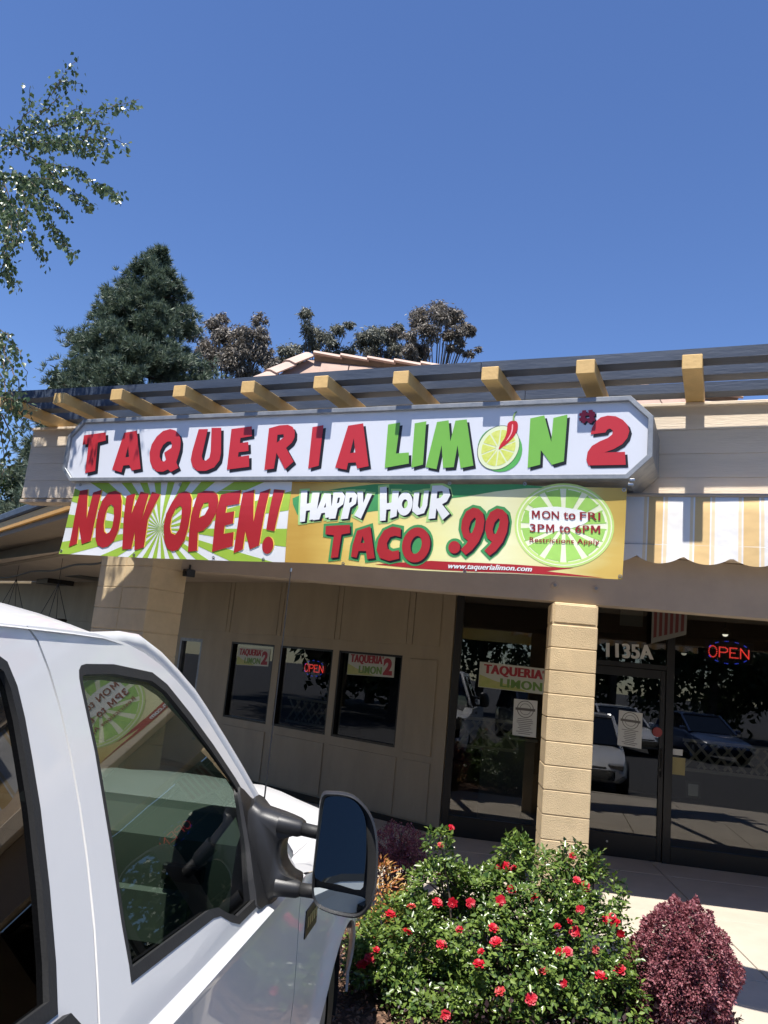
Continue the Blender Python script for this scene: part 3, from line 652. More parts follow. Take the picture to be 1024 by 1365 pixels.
# second banner: printed ground, green brush stroke, red swash, lime slice, words
def banner_print():
    m, n, l, b = new_mat('banner_printed_ground'); b.inputs['Roughness'].default_value = .4
    tc = n.new('ShaderNodeTexCoord'); sp = n.new('ShaderNodeSeparateXYZ'); l.new(tc.outputs['Object'], sp.inputs[0])
    nz = n.new('ShaderNodeTexNoise'); nz.inputs['Scale'].default_value = 2.4; nz.inputs['Detail'].default_value = 6
    mp = n.new('ShaderNodeMapping'); mp.inputs['Scale'].default_value = (.6, 1, 3.2); l.new(tc.outputs['Object'], mp.inputs[0]); l.new(mp.outputs[0], nz.inputs['Vector'])
    mr = n.new('ShaderNodeMapRange'); mr.inputs['From Min'].default_value = -1.13; mr.inputs['From Max'].default_value = 1.13; l.new(sp.outputs[0], mr.inputs[0])
    ad = n.new('ShaderNodeMath'); ad.operation = 'MULTIPLY_ADD'; ad.inputs[1].default_value = .22; ad.inputs[2].default_value = -.11; l.new(nz.outputs[0], ad.inputs[0])
    a2 = n.new('ShaderNodeMath'); a2.operation = 'ADD'; l.new(mr.outputs[0], a2.inputs[0]); l.new(ad.outputs[0], a2.inputs[1])
    cr = n.new('ShaderNodeValToRGB'); l.new(a2.outputs[0], cr.inputs[0]); e = cr.color_ramp.elements
    e[0].position = 0; e[0].color = (.50, .30, .055, 1); e[1].position = 1; e[1].color = (.52, .34, .07, 1)
    for p_, c_ in ((.12, (.66, .46, .11)), (.30, (.78, .66, .24)), (.45, (.74, .72, .34)), (.62, (.76, .76, .46)), (.80, (.66, .60, .24)), (.91, (.56, .39, .09))):
        q = e.new(p_); q.color = (*c_, 1)
    l.new(cr.outputs[0], b.inputs['Base Color']); return m
B2 = empty('banner', at_y(608, 762, YB), 'golden happy hour banner with taco price and pale lime slice below the sign', 'banner')
sheet('vinyl', PXQ2, YB, banner_print(), B2, 80, 14)
def flat(loops, name, m, lift, par=B2, org=(0, 0), sc=1): return glyph(loops, org, sc, YB - lift, 0, 0, (0, 0), bwave, .06).build(name, m, par)
I_, J_, K_ = ((380, 630), 4.452), ((590, 640), 7.877), ((680, 640), 6.4)
flat([[(391, 664), (392, 672), (398, 686), (404, 690), (425, 692), (470, 686), (500, 681), (540, 676), (580, 672), (604, 663), (622, 661), (660, 655), (700, 651), (742, 649.5), (690, 645.5), (560, 644.5), (500, 645), (460, 650), (430, 654), (400, 660)]], 'brush_stroke', M_bgreen, .0010)
flat([[(500, 751.5), (530, 749), (575, 746), (640, 749.5), (680, 752.3), (735, 756), (765, 757.2), (728, 761.5), (806, 770.2), (745, 767), (640, 761.5), (560, 756.5)]], 'red_swash', M_bred, .0010)
M_ring = mat('lime_ring_print', (.52, .70, .20), .4); M_rpale = mat('lime_pale_print', (.80, .83, .58), .4); M_seg = mat('lime_segment_print', (.34, .60, .12), .4, var=.08, scale=6); M_glow = mat('white_wash_print', (.84, .85, .80), .4)
flat([ell(462, 385, 425, 362, 0, 48)], 'lime_ring', M_ring, .0016, B2, *K_)
flat([ell(462, 385, 408, 346, 0, 48)], 'lime_ring', M_rpale, .0022, B2, *K_)
flat([ell(462, 385, 396, 336, 0, 48), ell(462, 385, 372, 316, 0, 48)], 'lime_ring', M_ring, .0026, B2, *K_)
mb = MB()
for k in range(12):
    am = 2 * pi * (k + .5) / 12; hw = pi / 12 * .72; lp = []
    for t in range(9):
        a = am - hw + 2 * hw * t / 8; lp.append((455 + 356 * cos(a), 385 + 308 * sin(a)))
    for t in (hw * .5, -hw * .5): lp.append((455 + 90 * cos(am + t), 385 + 78 * sin(am + t)))
    g = glyph([smooth_loop(lp, 2)], *K_, YB - .0030, 0, 0, (0, 0), bwave, .06); mb.add(g.v, g.f)
mb.build('lime_segment', M_seg, B2)
flat([smooth_loop([(172, 250), (280, 228), (400, 222), (520, 236), (640, 262), (668, 330), (620, 370), (540, 398), (430, 425), (300, 440), (176, 428), (164, 340)], 3)], 'white_wash', M_glow, .0036, B2, *K_)
def bq(a, b, c, d, lift): return [at_y(*p, YB - lift) for p in (a, b, c, d)]
M_mar = mat('maroon_print', (.27, .018, .022), .4)
EM = [(0, 0), (0, 1), (.25, 1), (.5, .42), (.75, 1), (1, 1), (1, 0), (.79, 0), (.79, .66), (.58, .18), (.42, .18), (.21, .66), (.21, 0)]
def word_row(items, y0, y1, hgt):
    """one printed line: pieces (text, x0, x1) in crop units between the slanted base line y0..y1"""
    for tx, x0, x1 in items:
        b0, b1 = (y0 + (y1 - y0) * (x - 168) / 600 for x in (x0, x1)); up_ = hgt * (1.0 if tx != 'to' else .93); K = lambda x, y: (680 + x / 6.4, 640 + y / 6.4)
        qd = bq(K(x0, b0), K(x1, b1), K(x1, b1 - up_), K(x0, b0 - up_), .0062)
        if tx == 'M': MB().add(*(lambda v, f: ([bwave(lerp_q(qd, a, b)) for a, b, _ in v], f))(*curve_mesh([EM]))).build('words', M_mar, B2)
        else: fit_text(tx, qd, 'words', M_mar, B2, .006, 0, bwave, 1.05, .022)
def lerp_q(q, a, b): return (q[0] * (1 - a) + q[1] * a) * (1 - b) + (q[3] * (1 - a) + q[2] * a) * b
word_row([('M', 185, 253), ('ON', 272, 415), ('to', 455, 555), ('FRI', 595, 768)], 322, 334, 66)
word_row([('3P', 168, 290), ('M', 305, 375), ('to', 418, 510), ('6P', 555, 672), ('M', 688, 768)], 438, 448, 68)
fit_text('Restrictions Apply', bq((705.8, 724.5), (798.5, 726.8), (799, 717.8), (706, 715.6), .0062), 'words', M_mar, B2, .004, 0, bwave, 1.05, .012)
fit_text('www.taquerialimon.com', bq((597.5, 758.2), (709, 764.4), (709.5, 755.2), (598.5, 749), .0030), 'words', M_bwhite, B2, .006, .25, bwave, 1.04, .04)
white_l = [(M_blgreen, .016, .5, .5, 'pale_edge'), (M_black, .002, 2.4, 1.7, 'drop_shadow')]
for lp in ([[(98, 105), (135, 103), (135, 185), (158, 180), (165, 118), (208, 118), (190, 275), (150, 285), (155, 225), (132, 228), (125, 292), (95, 295)]],
           [[(235, 122), (275, 125), (285, 265), (245, 272), (243, 240), (222, 243), (210, 280), (170, 285)], [(247, 180), (248, 208), (236, 210)]],
           [[(290, 118), (340, 112), (360, 140), (350, 190), (318, 215), (305, 275), (265, 278), (285, 180)], [(318, 150), (330, 150), (325, 180), (312, 185)]],
           [[(365, 112), (410, 110), (432, 135), (425, 185), (392, 210), (378, 275), (335, 280), (355, 190)], [(388, 150), (402, 148), (398, 175), (384, 182)]],
           [[(430, 112), (465, 110), (468, 180), (490, 122), (520, 125), (455, 275), (415, 255), (440, 210)]],
           [[(565, 85), (605, 80), (608, 180), (635, 175), (640, 105), (678, 105), (665, 255), (625, 270), (630, 215), (605, 218), (600, 282), (567, 285)]],
           [ell(713, 182, 46, 70, radians(8), 24), ell(714, 182, 17, 27, radians(8), 16)],
           [[(768, 115), (800, 110), (791, 195), (802, 210), (816, 192), (828, 104), (856, 102), (846, 192), (828, 236), (786, 248), (757, 224)]],
           [[(876, 74), (935, 72), (972, 90), (982, 130), (962, 168), (934, 184), (978, 240), (936, 276), (900, 208), (893, 266), (852, 270)], [(906, 108), (936, 106), (940, 128), (924, 146), (902, 150)]]):
    ban_letter(lp, *I_, B2, M_bwhite, white_l)
red_l = [(M_bgreen, .020, .5, .5, 'green_edge'), (M_black, .001, 1.9, 2.2, 'drop_shadow')]
for lp in ([[(248, 320), (390, 312), (390, 360), (340, 370), (318, 505), (275, 510), (295, 375), (245, 368)]],
           [[(432, 345), (510, 318), (535, 505), (490, 512), (485, 465), (440, 465), (428, 505), (395, 500), (405, 430)], [(465, 375), (475, 415), (452, 418)]],
           [[(690, 325), (640, 316), (590, 340), (557, 395), (546, 455), (565, 503), (620, 520), (680, 505), (678, 455), (640, 463), (612, 448), (607, 415), (626, 380), (655, 370), (688, 378)]],
           [ell(780, 423, 82, 105, radians(14), 28), ell(780, 423, 32, 54, radians(14), 18)]):
    ban_letter(lp, *I_, B2, M_bred, red_l)
nine = [(320, 282), (380, 295), (425, 340), (440, 420), (425, 530), (380, 640), (310, 730), (245, 778), (190, 720), (250, 660), (268, 630), (220, 590), (195, 500), (205, 410), (250, 320)]; nh = [(335, 385), (350, 400), (340, 470), (310, 545), (285, 550), (275, 500), (295, 430)]
for lp in ([ell(125, 695, 62, 66, 0, 22)], [nine, nh], [[(x + 250, y + 12) for x, y in nine], [(x + 250, y + 12) for x, y in nh]]):
    ban_letter(lp, *J_, B2, M_bred, red_l)
for B, pts in ((B1, ((81, 734), (107, 646), (240, 646), (178, 738.5), (285, 742.5), (352, 745.5))), (B2, ((458, 752), (827, 768), (832, 652), (700, 645), (600, 643.5), (620, 760)))):
    for px, py in pts:
        p = bwave(at_y(px, py, YB - .004)); MB().loft([[p + Vector((cos(a) * r, y_, sin(a) * r)) for a in [2 * pi * j / 12 for j in range(12)]] for r, y_ in ((.012, .0), (.0105, -.003), (.007, -.003), (.006, 0))]).build('grommet', M_steel, B)

# ------------------------------------------------------------------ striped awning
def awn_mat():
    m, n, l, b = new_mat('striped_canvas'); b.inputs['Roughness'].default_value = .8
    tc = n.new('ShaderNodeTexCoord'); sp = n.new('ShaderNodeSeparateXYZ'); l.new(tc.outputs['Object'], sp.inputs[0])
    ma = n.new('ShaderNodeMath'); ma.operation = 'ADD'; ma.inputs[1].default_value = 5.4 + .008; l.new(sp.outputs[0], ma.inputs[0])
    md = n.new('ShaderNodeMath'); md.operation = 'DIVIDE'; md.inputs[1].default_value = .2685; l.new(ma.outputs[0], md.inputs[0])
    fr = n.new('ShaderNodeMath'); fr.operation = 'FRACT'; l.new(md.outputs[0], fr.inputs[0])
    cr = n.new('ShaderNodeValToRGB'); cr.color_ramp.interpolation = 'CONSTANT'; l.new(fr.outputs[0], cr.inputs[0]); e = cr.color_ramp.elements
    W = (.72, .70, .67, 1); G = (.66, .45, .20, 1); L = (.72, .58, .38, 1)
    e[0].position = 0; e[0].color = W; e[1].position = .43; e[1].color = L
    for p_, c_ in ((.50, W), (.535, G), (.85, W), (.88, L), (.95, W)):
        q = e.new(p_); q.color = c_
    l.new(cr.outputs[0], b.inputs['Base Color'])
    nb_ = n.new('ShaderNodeTexNoise'); nb_.inputs['Scale'].default_value = 9; bp = n.new('ShaderNodeBump'); bp.inputs['Strength'].default_value = .5; bp.inputs['Distance'].default_value = .012
    l.new(tc.outputs['Object'], nb_.inputs['Vector']); l.new(nb_.outputs[0], bp.inputs['Height']); l.new(bp.outputs[0], b.inputs['Normal']); return m
AWN = empty('awning', (0, 5.2, 2.66), 'golden and white striped awning with scalloped edge right of the banner', 'awning')
M_awn = awn_mat(); ax0, ax1 = -1.2, 2.35
tip = at_y(910.5, 749, 5.06).x; per = .2685
n = 170; rows = [(5.288, 3.112), (5.10, 3.092), (5.086, 3.08), (5.080, 2.98), (5.074, 2.865), (5.068, 2.775)]
v = []; f = []
for j, (y, z) in enumerate(rows):
    for i in range(n + 1):
        x = ax0 + (ax1 - ax0) * i / n; v.append((x, y + .004 * sin(x * 4 + j) * (j > 0), z))
for j in range(len(rows) - 1):
    for i in range(n): f.append((j * (n + 1) + i, j * (n + 1) + i + 1, (j + 1) * (n + 1) + i + 1, (j + 1) * (n + 1) + i))
MB().add(v, f).build('canvas', M_awn, AWN, True)
v = []; f = []
for i in range(n + 1):
    x = ax0 + (ax1 - ax0) * i / n; t = ((x - tip) / per) % 1.0; drop = .050 * abs(sin(pi * t)) ** .75
    for k in range(3):
        zb = 2.712 - drop; z = 2.778 + (zb - 2.778) * k / 2; v.append((x, 5.060 + .006 * sin(x * 9) * k / 2 - .004 * k, z))
for i in range(n):
    for k in range(2): a = i * 3 + k; f.append((a, a + 3, a + 4, a + 1))
MB().add(v, f).build('valance', M_awn, AWN, True)
v = []
MB().tube([(ax0, 5.096, 3.095), (ax1, 5.096, 3.095)], .013, 8).build('rail', M_lintel, AWN)
MB().tube([(ax0, 5.068, 2.776), (ax1, 5.068, 2.776)], .006, 6).build('front_bar', M_galv, AWN)
for x in (ax0 + .02, 2.0): MB().beam((x, 5.29, 2.80), (x, 5.08, 2.78), .012, .012).build('arm', M_galv, AWN)

# ------------------------------------------------------------------ papers, signs and numbers on the glass
def sfq(px, d=.004): return on_plane(px[0], px[1], S0 + NS * d, NS)
def wwq(px, d=-.048): return on_plane(px[0], px[1], W0 + NW * d, NW)
def panel4(name, quad, m, parent, th=.0015, nrm=NS):
    q = [Vector(p) for p in quad]; return MB().prism(q, -nrm * th).build(name, m, parent)
fit_text('1135A', [sfq(p) for p in ((809, 875.8), (870.5, 879.5), (869.5, 860), (809, 856.8))], 'street_number', mat('white_vinyl_number', (.55, .55, .52), .5), RB, .010, 0, None, 1.05, .05)
def lerp4(q, a, b): return (q[0] * (1 - a) + q[1] * a) * (1 - b) + (q[3] * (1 - a) + q[2] * a) * b
def sub(q, a0, a1, b0, b1, lift, nrm): return [lerp4(q, a, b) + nrm * lift for a, b in ((a0, b0), (a1, b0), (a1, b1), (a0, b1))]
M_wgrn = mat('window_sign_green', (.13, .24, .05), .5); M_wred = mat('window_sign_red', (.30, .02, .03), .5); M_wbg = mat('window_sign_ground', (.46, .47, .40), .5); M_wsw = mat('window_sign_swash', (.30, .36, .09), .5, c2=(.45, .42, .16), scale=6)
def shop_poster(name, q, nrm, label, two=True):
    r = empty(name, q[0], label, 'poster', 'small shop name posters in the windows'); panel4('sheet', q, M_wbg, r, .0015, nrm)
    sw = [lerp4(q, a, b) + nrm * .001 for a, b in ((0.005, .02), (.6, .02), (.45, .16), (.2, .30), (.005, .50))]; MB().quad(*sw).build('swash', M_wsw, r)
    w_ = .74 if two else .94
    fit_text('TAQUERIA', sub(q, .06, w_, .50, .93, .002, nrm), 'words', M_wred, r, .01, 0, None, 1.1, .07); fit_text('LIMON', sub(q, .26, w_, .10, .44, .002, nrm), 'words', M_wgrn, r, .01, 0, None, 1.1, .07)
    if two: fit_text('2', sub(q, .77, .96, .08, .86, .002, nrm), 'words', M_wred, r, .06); fit_text("#", sub(q, .735, .775, .80, .93, .002, nrm), 'words', M_wred, r, .03)
    return r
shop_poster('window_poster', [sfq(p) for p in ((637.5, 915.5), (752, 929), (753.5, 894.5), (640, 882))], NS, 'shop name poster on the door-side glass left of the sunlit column')
shop_poster('window_poster', [wwq(p) for p in ((462.5, 899), (525, 903.3), (527, 874), (465.5, 869.5))], NW, 'shop name poster in the window nearest the glass door')
shop_poster('window_poster', [wwq(p) for p in ((314.5, 886), (357.5, 888.5), (360.5, 865.5), (318.5, 862.5))], NW, 'shop name poster in the window farthest from the glass door')
def notice(q, nrm, label):
    r = empty('paper_notice', q[0], label, 'notice', 'printed notices on the glass'); panel4('sheet', q, M_paper, r, .001, nrm)
    ctrp = lerp4(q, .5, .74); ex = (q[1] - q[0]); ez = (q[3] - q[0])
    rr = .36
    for r0, r1 in ((.36, .33), (.24, .22)):
        MB().loft([[ctrp + nrm * .002 + ex * cos(a) * k_ + ez.normalized() * ex.length * sin(a) * k_ for a in [2 * pi * j / 28 for j in range(28)]] for k_ in (r0, r1)]).build('stamp_ring', M_ink, r)
    MB().quad(*sub(q, .08, .92, .70, .77, .003, nrm)).build('stamp_band', M_ink, r)
    for k_ in range(9):
        z_ = .46 - k_ * .05; h_ = random.uniform(.18, .38); MB().quad(*sub(q, .5 - h_, .5 + h_, z_, z_ + .016, .002, nrm)).build('print_line', M_ink, r)
    return r
notice([sfq(p) for p in ((683, 979.5), (714.5, 983.5), (716.8, 934.5), (685.5, 931.5))], NS, 'printed notice with round stamp left of the sunlit column')
notice([sfq(p, .006) for p in ((823, 993), (855, 998.5), (857, 951), (825.5, 946.5))], NS, 'printed notice with round stamp on the glass door below the street number')
# stickers by the lock
def sticker(name, q, m, label): 
    o = panel4(name, [sfq(p, .004) for p in q], m, None, .001); return tag(o, label, 'sticker')
M_yel = mat('faded_yellow_print', (.32, .26, .10), .6); M_sred = mat('faded_red_print', (.30, .05, .05), .6)
p = sfq((876.5, 976), .034); 
o = MB().tube([p, p + NS * .001], .055, 22).build('sticker', M_sred); tag(o, 'round dark red sticker on the door stile beside the lock', 'sticker')
sticker('sticker', ((886.5, 990), (891.5, 990.6), (892, 969.5), (887, 969)), M_paper, 'narrow white vertical sticker beside the door mullion') if False else None
sticker('sticker', ((897, 1006), (910, 1007.5), (910.5, 999.5), (897.4, 998.3)), M_paper, 'small pale sticker on the right glass, topmost of its column')
sticker('sticker', ((896, 1032), (913, 1034), (914, 1011), (896.6, 1009)), M_yel, 'faded yellow sticker on the right glass below the pale one')
def led_sign(c, ex, ez, nrm, w_, h_, label):
    """OPEN in red dots inside a dashed blue oval"""
    r = empty('open_sign', c - ez * h_, label, 'neon sign', 'lit open signs')
    MB().obox(c - nrm * .02, ex * w_ * .98, nrm * .006, ez * h_ * .98, .004).build('back_plate', M_black, r)
    S = {'O': [[(.5 + .5 * cos(a), .5 + .5 * sin(a)) for a in [2 * pi * k / 18 for k in range(19)]]], 'P': [[(0, 0), (0, 1), (.7, 1), (1, .85), (1, .6), (.7, .48), (0, .48)]], 'E': [[(1, 0), (0, 0), (0, 1), (1, 1)], [(0, .5), (.8, .5)]], 'N': [[(0, 0), (0, 1), (1, 0), (1, 1)]]}
    mb = MB()
    def dot(mb, p, rd):
        mb.add([p + ex * rd, p - ex * rd, p + ez * rd, p - ez * rd, p + nrm * rd], [(0, 2, 4), (2, 1, 4), (1, 3, 4), (3, 0, 4)])
    for i, ch_ in enumerate('OPEN'):
        for st in S[ch_]:
            for a, b in zip(st, st[1:]):
                A = Vector(a); Bv = Vector(b); L = Vector(((b[0] - a[0]) * .30 * w_, (b[1] - a[1]) * 1.0 * h_)).length; k_ = max(1, int(L / (.072 * h_ + .004)))
                for t in range(k_):
                    q = A + (Bv - A) * t / k_; x = (-.80 + i * .42 + q[0] * .32) * w_; z = (-.42 + q[1] * .84) * h_
                    dot(mb, c + ex * x + ez * z * (1.15 if ch_ == 'O' else 1), .0062 * h_ / .1 + .0015)
    mb.build('red_letters', M_led_r, r); mb = MB()
    for k_ in range(26):
        a = 2 * pi * k_ / 26
        if k_ % 2 and abs(sin(a)) > .35:
            for t in range(3):
                a2 = a + (t - 1) * .07; dot(mb, c + ex * cos(a2) * w_ * .86 + ez * sin(a2) * h_ * .97, .0055 * h_ / .1)
    mb.build('blue_border', M_led_b, r)
M_led_r = glow_mat('red_led', (1.0, .07, .055), .75); M_led_b = glow_mat('blue_led', (.05, .09, 1.0), .55)
c = on_plane(972, 870, S0 - NS * .10, NS); led_sign(c, ES, UZ, NS, .285, .135, 'lit red and blue open sign behind the right-hand glass')
c = on_plane(418.5, 891, W0 - NW * .16, NW); led_sign(c, -EW, UZ, NW, .24, .115, 'lit open sign inside the middle window of the panelled wall')
# inside: counter, lattice, lamp, framed papers
M_lat = mat('lattice_paint', (.50, .47, .38), .6)
def lattice(o, ex, n_, hw, label):
    r = empty('lattice_screen', o, label, 'lattice', 'lattice screens inside the shop')
    for k_ in range(n_):
        for sgn in (1, -1):
            a = o + ex * (k_ * .16) + UZ * (0 if sgn > 0 else .30); b = a + ex * .26 + UZ * (.30 * sgn)
            MB().beam(a + Vector((0, .012 * sgn, 0)), b + Vector((0, .012 * sgn, 0)), .012, .034).build('lath', M_lat, r)
    for z_ in (-.03, .33): MB().beam(o + UZ * z_ - ex * .02, o + ex * (n_ * .16 + .14) + UZ * z_, .03, .04).build('rail', M_lat, r)
    for s_ in (0, n_ * .16 + .1): MB().beam(o + ex * s_ - UZ * o.z, o + ex * s_ + UZ * .34, .05, .05).build('post', M_lat, r)
q = on_plane(912, 1022, S0 - NS * 1.0, NS); lattice(Vector((q.x, q.y, q.z)), ES, 7, .3, 'white lattice screen behind the right-hand glass')
q = on_plane(612, 990, S0 - NS * 1.0, NS); lattice(Vector((q.x, q.y, q.z)), ES, 4, .3, 'white lattice screen inside the glass left of the column')
q = on_plane(438, 958, W0 - NW * .9, NW); lattice(Vector((q.x, q.y, q.z - .1)), EW, 5, .3, 'white lattice screen inside the middle window')
cn = empty('counter', sf(.75, 0, -1.2), 'pale serving counter inside the glass left of the column', 'counter')
MB().obox(sf(.75, .55, -1.3), ES * .35, NS * .25, UZ * .55, .01).build('counter_body', mat('grey_laminate', (.22, .22, .2), .6), cn)
MB().obox(sf(.75, 1.12, -1.3), ES * .38, NS * .28, UZ * .02, .005).build('counter_top', mat('pale_laminate', (.4, .4, .37), .4), cn)
for px, py, lb in ((967, 846, 'round lit pendant lamp inside, above the open sign'), (912, 871, 'small dim pendant lamp inside, left of the open sign')):
    p = on_plane(px, py, S0 - NS * 2.2, NS); L = empty('pendant_lamp', p, lb, 'lamp', 'pendant lamps inside the shop')
    MB().loft([[p + Vector((cos(a) * r_, sin(a) * r_, z_)) for a in [2 * pi * j / 16 for j in range(16)]] for r_, z_ in ((.0, -.03), (.028, -.022), (.04, 0), (.028, .03), (.0, .04))]).build('bulb', glow_mat('bulb' + str(px), (1, .93, .78), 1.2 if px > 950 else .3), L)
    MB().loft([[p + Vector((cos(a) * r_, sin(a) * r_, z_)) for a in [2 * pi * j / 16 for j in range(16)]] for r_, z_ in ((.075, .0), (.05, .06), (.015, .09))]).build('lamp_shade', M_bronze, L)
    MB().tube([p + UZ * .08, Vector((p.x, p.y, 2.98))], .005, 5).build('cord', M_rubber, L)
for px, py, lb in ((924, 1053, 'small framed paper inside the right-hand glass'),):
    p = on_plane(px, py, S0 - NS * .06, NS); r = empty('picture_frame', p, lb, 'frame')
    MB().obox(p, ES * .085, NS * .008, UZ * .095, .004).build('frame', M_bronze, r); MB().obox(p + NS * .01, ES * .055, NS * .002, UZ * .065).build('paper', M_paper, r)

# sheets hanging inside above the street number
p_ = [on_plane(x, y, S0 - NS * .5, NS) for x, y in ((826, 833.5), (857, 836), (858, 800), (828, 798))]; tag(panel4('hanging_sheet', p_, mat('dim_grey_sheet', (.30, .31, .29), .7), None, .002), 'plain grey sheet hanging inside above the street number', 'sheet')
p_ = [on_plane(x, y, S0 - NS * .9 + ES * .2, (NS - ES * .5).normalized()) for x, y in ((868, 858), (915, 846), (917, 800), (870, 798))]; hb_ = empty('hanging_poster', p_[0], 'red striped poster hanging slanted inside above the glass door', 'poster'); panel4('sheet', p_, mat('dim_poster_sheet', (.17, .17, .155), .7), hb_, .002, NS)
for k_ in range(6): MB().quad(*[lerp_q(p_, a, b) + NS * .004 for a, b in ((.06 + k_ * .155, .12), (.15 + k_ * .155, .12), (.15 + k_ * .155, .9), (.06 + k_ * .155, .9))]).build('stripe', mat('dim_poster_red', (.11, .022, .022), .7), hb_)
# ------------------------------------------------------------------ white pickup truck (u forward, w to its right, z up)
TH = radians(15.5); TU = Vector((-sin(TH), cos(TH), 0)); TW = Vector((cos(TH), sin(TH), 0))
W0T, WC, LEAN = -0.575, -1.575, radians(24)
def T(u, w, z): return TU * u + TW * w + UZ * z
TRK = empty('pickup_truck', T(1.5, WC, -.13), 'white crew cab pickup truck parked nose-in at the planting bed', 'pickup truck')
M_paint = mat('white_truck_paint', (.62, .615, .60), .38, var=.035, scale=1.1, coat=.42, detail=7)
M_tglass = glass_mat('green_tinted_glass', (.30, .365, .325), .08)
M_wshield = glass_mat('windshield_glass', (.58, .65, .60), .07)
M_tint = glass_mat('dark_privacy_glass', (.02, .022, .024), .07)
M_dash = mat('grey_green_dash_vinyl', (.13, .15, .128), .6, var=.06, scale=6, bump=.0006, bscale=400)
M_seat = mat('blue_grey_cloth', (.035, .042, .050), .9, var=.15, scale=30, bump=.002, bscale=300)
M_trim = mat('dark_cab_trim', (.055, .06, .058), .7, var=.1)
M_chrome = mat('mirror_glass', (.46, .50, .49), .015, metal=1.0)
PROF = [(.42, -.585), (.50, -.570), (.62, -.556), (.80, -.549), (.95, -.550), (1.08, -.553), (1.165, -.550), (1.186, -.541), (1.194, -.541), (1.2065, -.563), (1.212, -.5685), (1.245, -.578)]
def wz(z):
    if z >= 1.245: return -.578 - (z - 1.245) * tan(LEAN)
    for (a, x), (b, y) in zip(PROF, PROF[1:]):
        if a <= z <= b: return x + (y - x) * (z - a) / (b - a)
    return PROF[0][1]
def shell(loops, name, m, parent, dw=0.0, thick=.0, zcuts=None, ustep=.2, wf=None, mirror=False, smooth=radians(28), inset=0.0, lab=None):
    """outline in (u, z) with holes, wrapped on the cab side"""
    if inset: loops = [grow(loops[0], -inset)] + loops[1:]
    v, f = curve_mesh(loops)
    bm = bmesh.new(); vs = [bm.verts.new((p[0], p[1], 0)) for p in v]
    for q in f:
        try: bm.faces.new([vs[i] for i in q])
        except ValueError: pass
    zc = list(zcuts) if zcuts is not None else ([z for z, _ in PROF] + [1.4, 1.55, 1.7, 1.85]); us = np.arange(-2.0, 5.0, ustep)
    for ax, vals in ((1, zc), (0, us)):
        for t in vals:
            co = [0, 0, 0]; no = [0, 0, 0]; co[ax] = float(t); no[ax] = 1
            bmesh.ops.bisect_plane(bm, geom=list(bm.verts) + list(bm.edges) + list(bm.faces), plane_co=co, plane_no=no)
    wf_ = wf or (lambda u, z: wz(z))
    for q in bm.verts:
        u, z = q.co.x, q.co.y; w = wf_(u, z) + dw
        if mirror: w = 2 * WC - w
        q.co = T(u, w, z)
    bmesh.ops.recalc_face_normals(bm, faces=bm.faces)
    out = TW * (-1 if mirror else 1)
    for fc in bm.faces:
        if fc.normal.dot(out) < 0: fc.normal_flip()
    if thick:
        g = bmesh.ops.solidify(bm, geom=list(bm.faces), thickness=thick)
    me = bpy.data.meshes.new(name); bm.to_mesh(me); bm.free()
    return link(name, me, m, parent, smooth)
gap = [(1.452, 1.915), (1.482, 1.885), (1.499, 1.83), (1.508, 1.761), (1.507, 1.682), (1.497, 1.588), (1.481, 1.504), (1.455, 1.408), (1.425, 1.33), (1.402, 1.277), (1.385, 1.2), (1.36, .9), (1.35, .47)]
apil = [(1.74, 1.915), (1.88, 1.900), (1.98, 1.879), (2.075, 1.848), (2.155, 1.808), (2.25, 1.752), (2.31, 1.700), (2.40, 1.612), (2.475, 1.535), (2.545, 1.455), (2.66, 1.335), (2.755, 1.24)]
front_win = [(1.632, 1.8415), (1.655, 1.845), (1.787, 1.846), (1.995, 1.829), (2.072, 1.800), (2.185, 1.722), (2.295, 1.635), (2.405, 1.535), (2.470, 1.462), (2.50, 1.34), (2.44, 1.245), (2.372, 1.222), (2.142, 1.223), (2.085, 1.243), (2.028, 1.271), (1.979, 1.279), (1.535, 1.291), (1.542, 1.316), (1.55, 1.382), (1.577, 1.512), (1.603, 1.674), (1.609, 1.797), (1.611, 1.816), (1.618, 1.832)]
rear_win = [(.62, 1.845), (1.325, 1.862), (1.362, 1.845), (1.377, 1.804), (1.379, 1.75), (1.374, 1.684), (1.366, 1.607), (1.343, 1.492), (1.316, 1.391), (1.292, 1.328), (.60, 1.33), (.56, 1.5), (.565, 1.75)]
fd = gap + [(1.36, .465), (2.865, .465), (2.855, .8), (2.81, 1.11), (2.80, 1.205), (2.757, 1.236)] + list(reversed(apil))
rd = [(.42, 1.915)] + gap + [(1.345, .466), (.40, .466)]
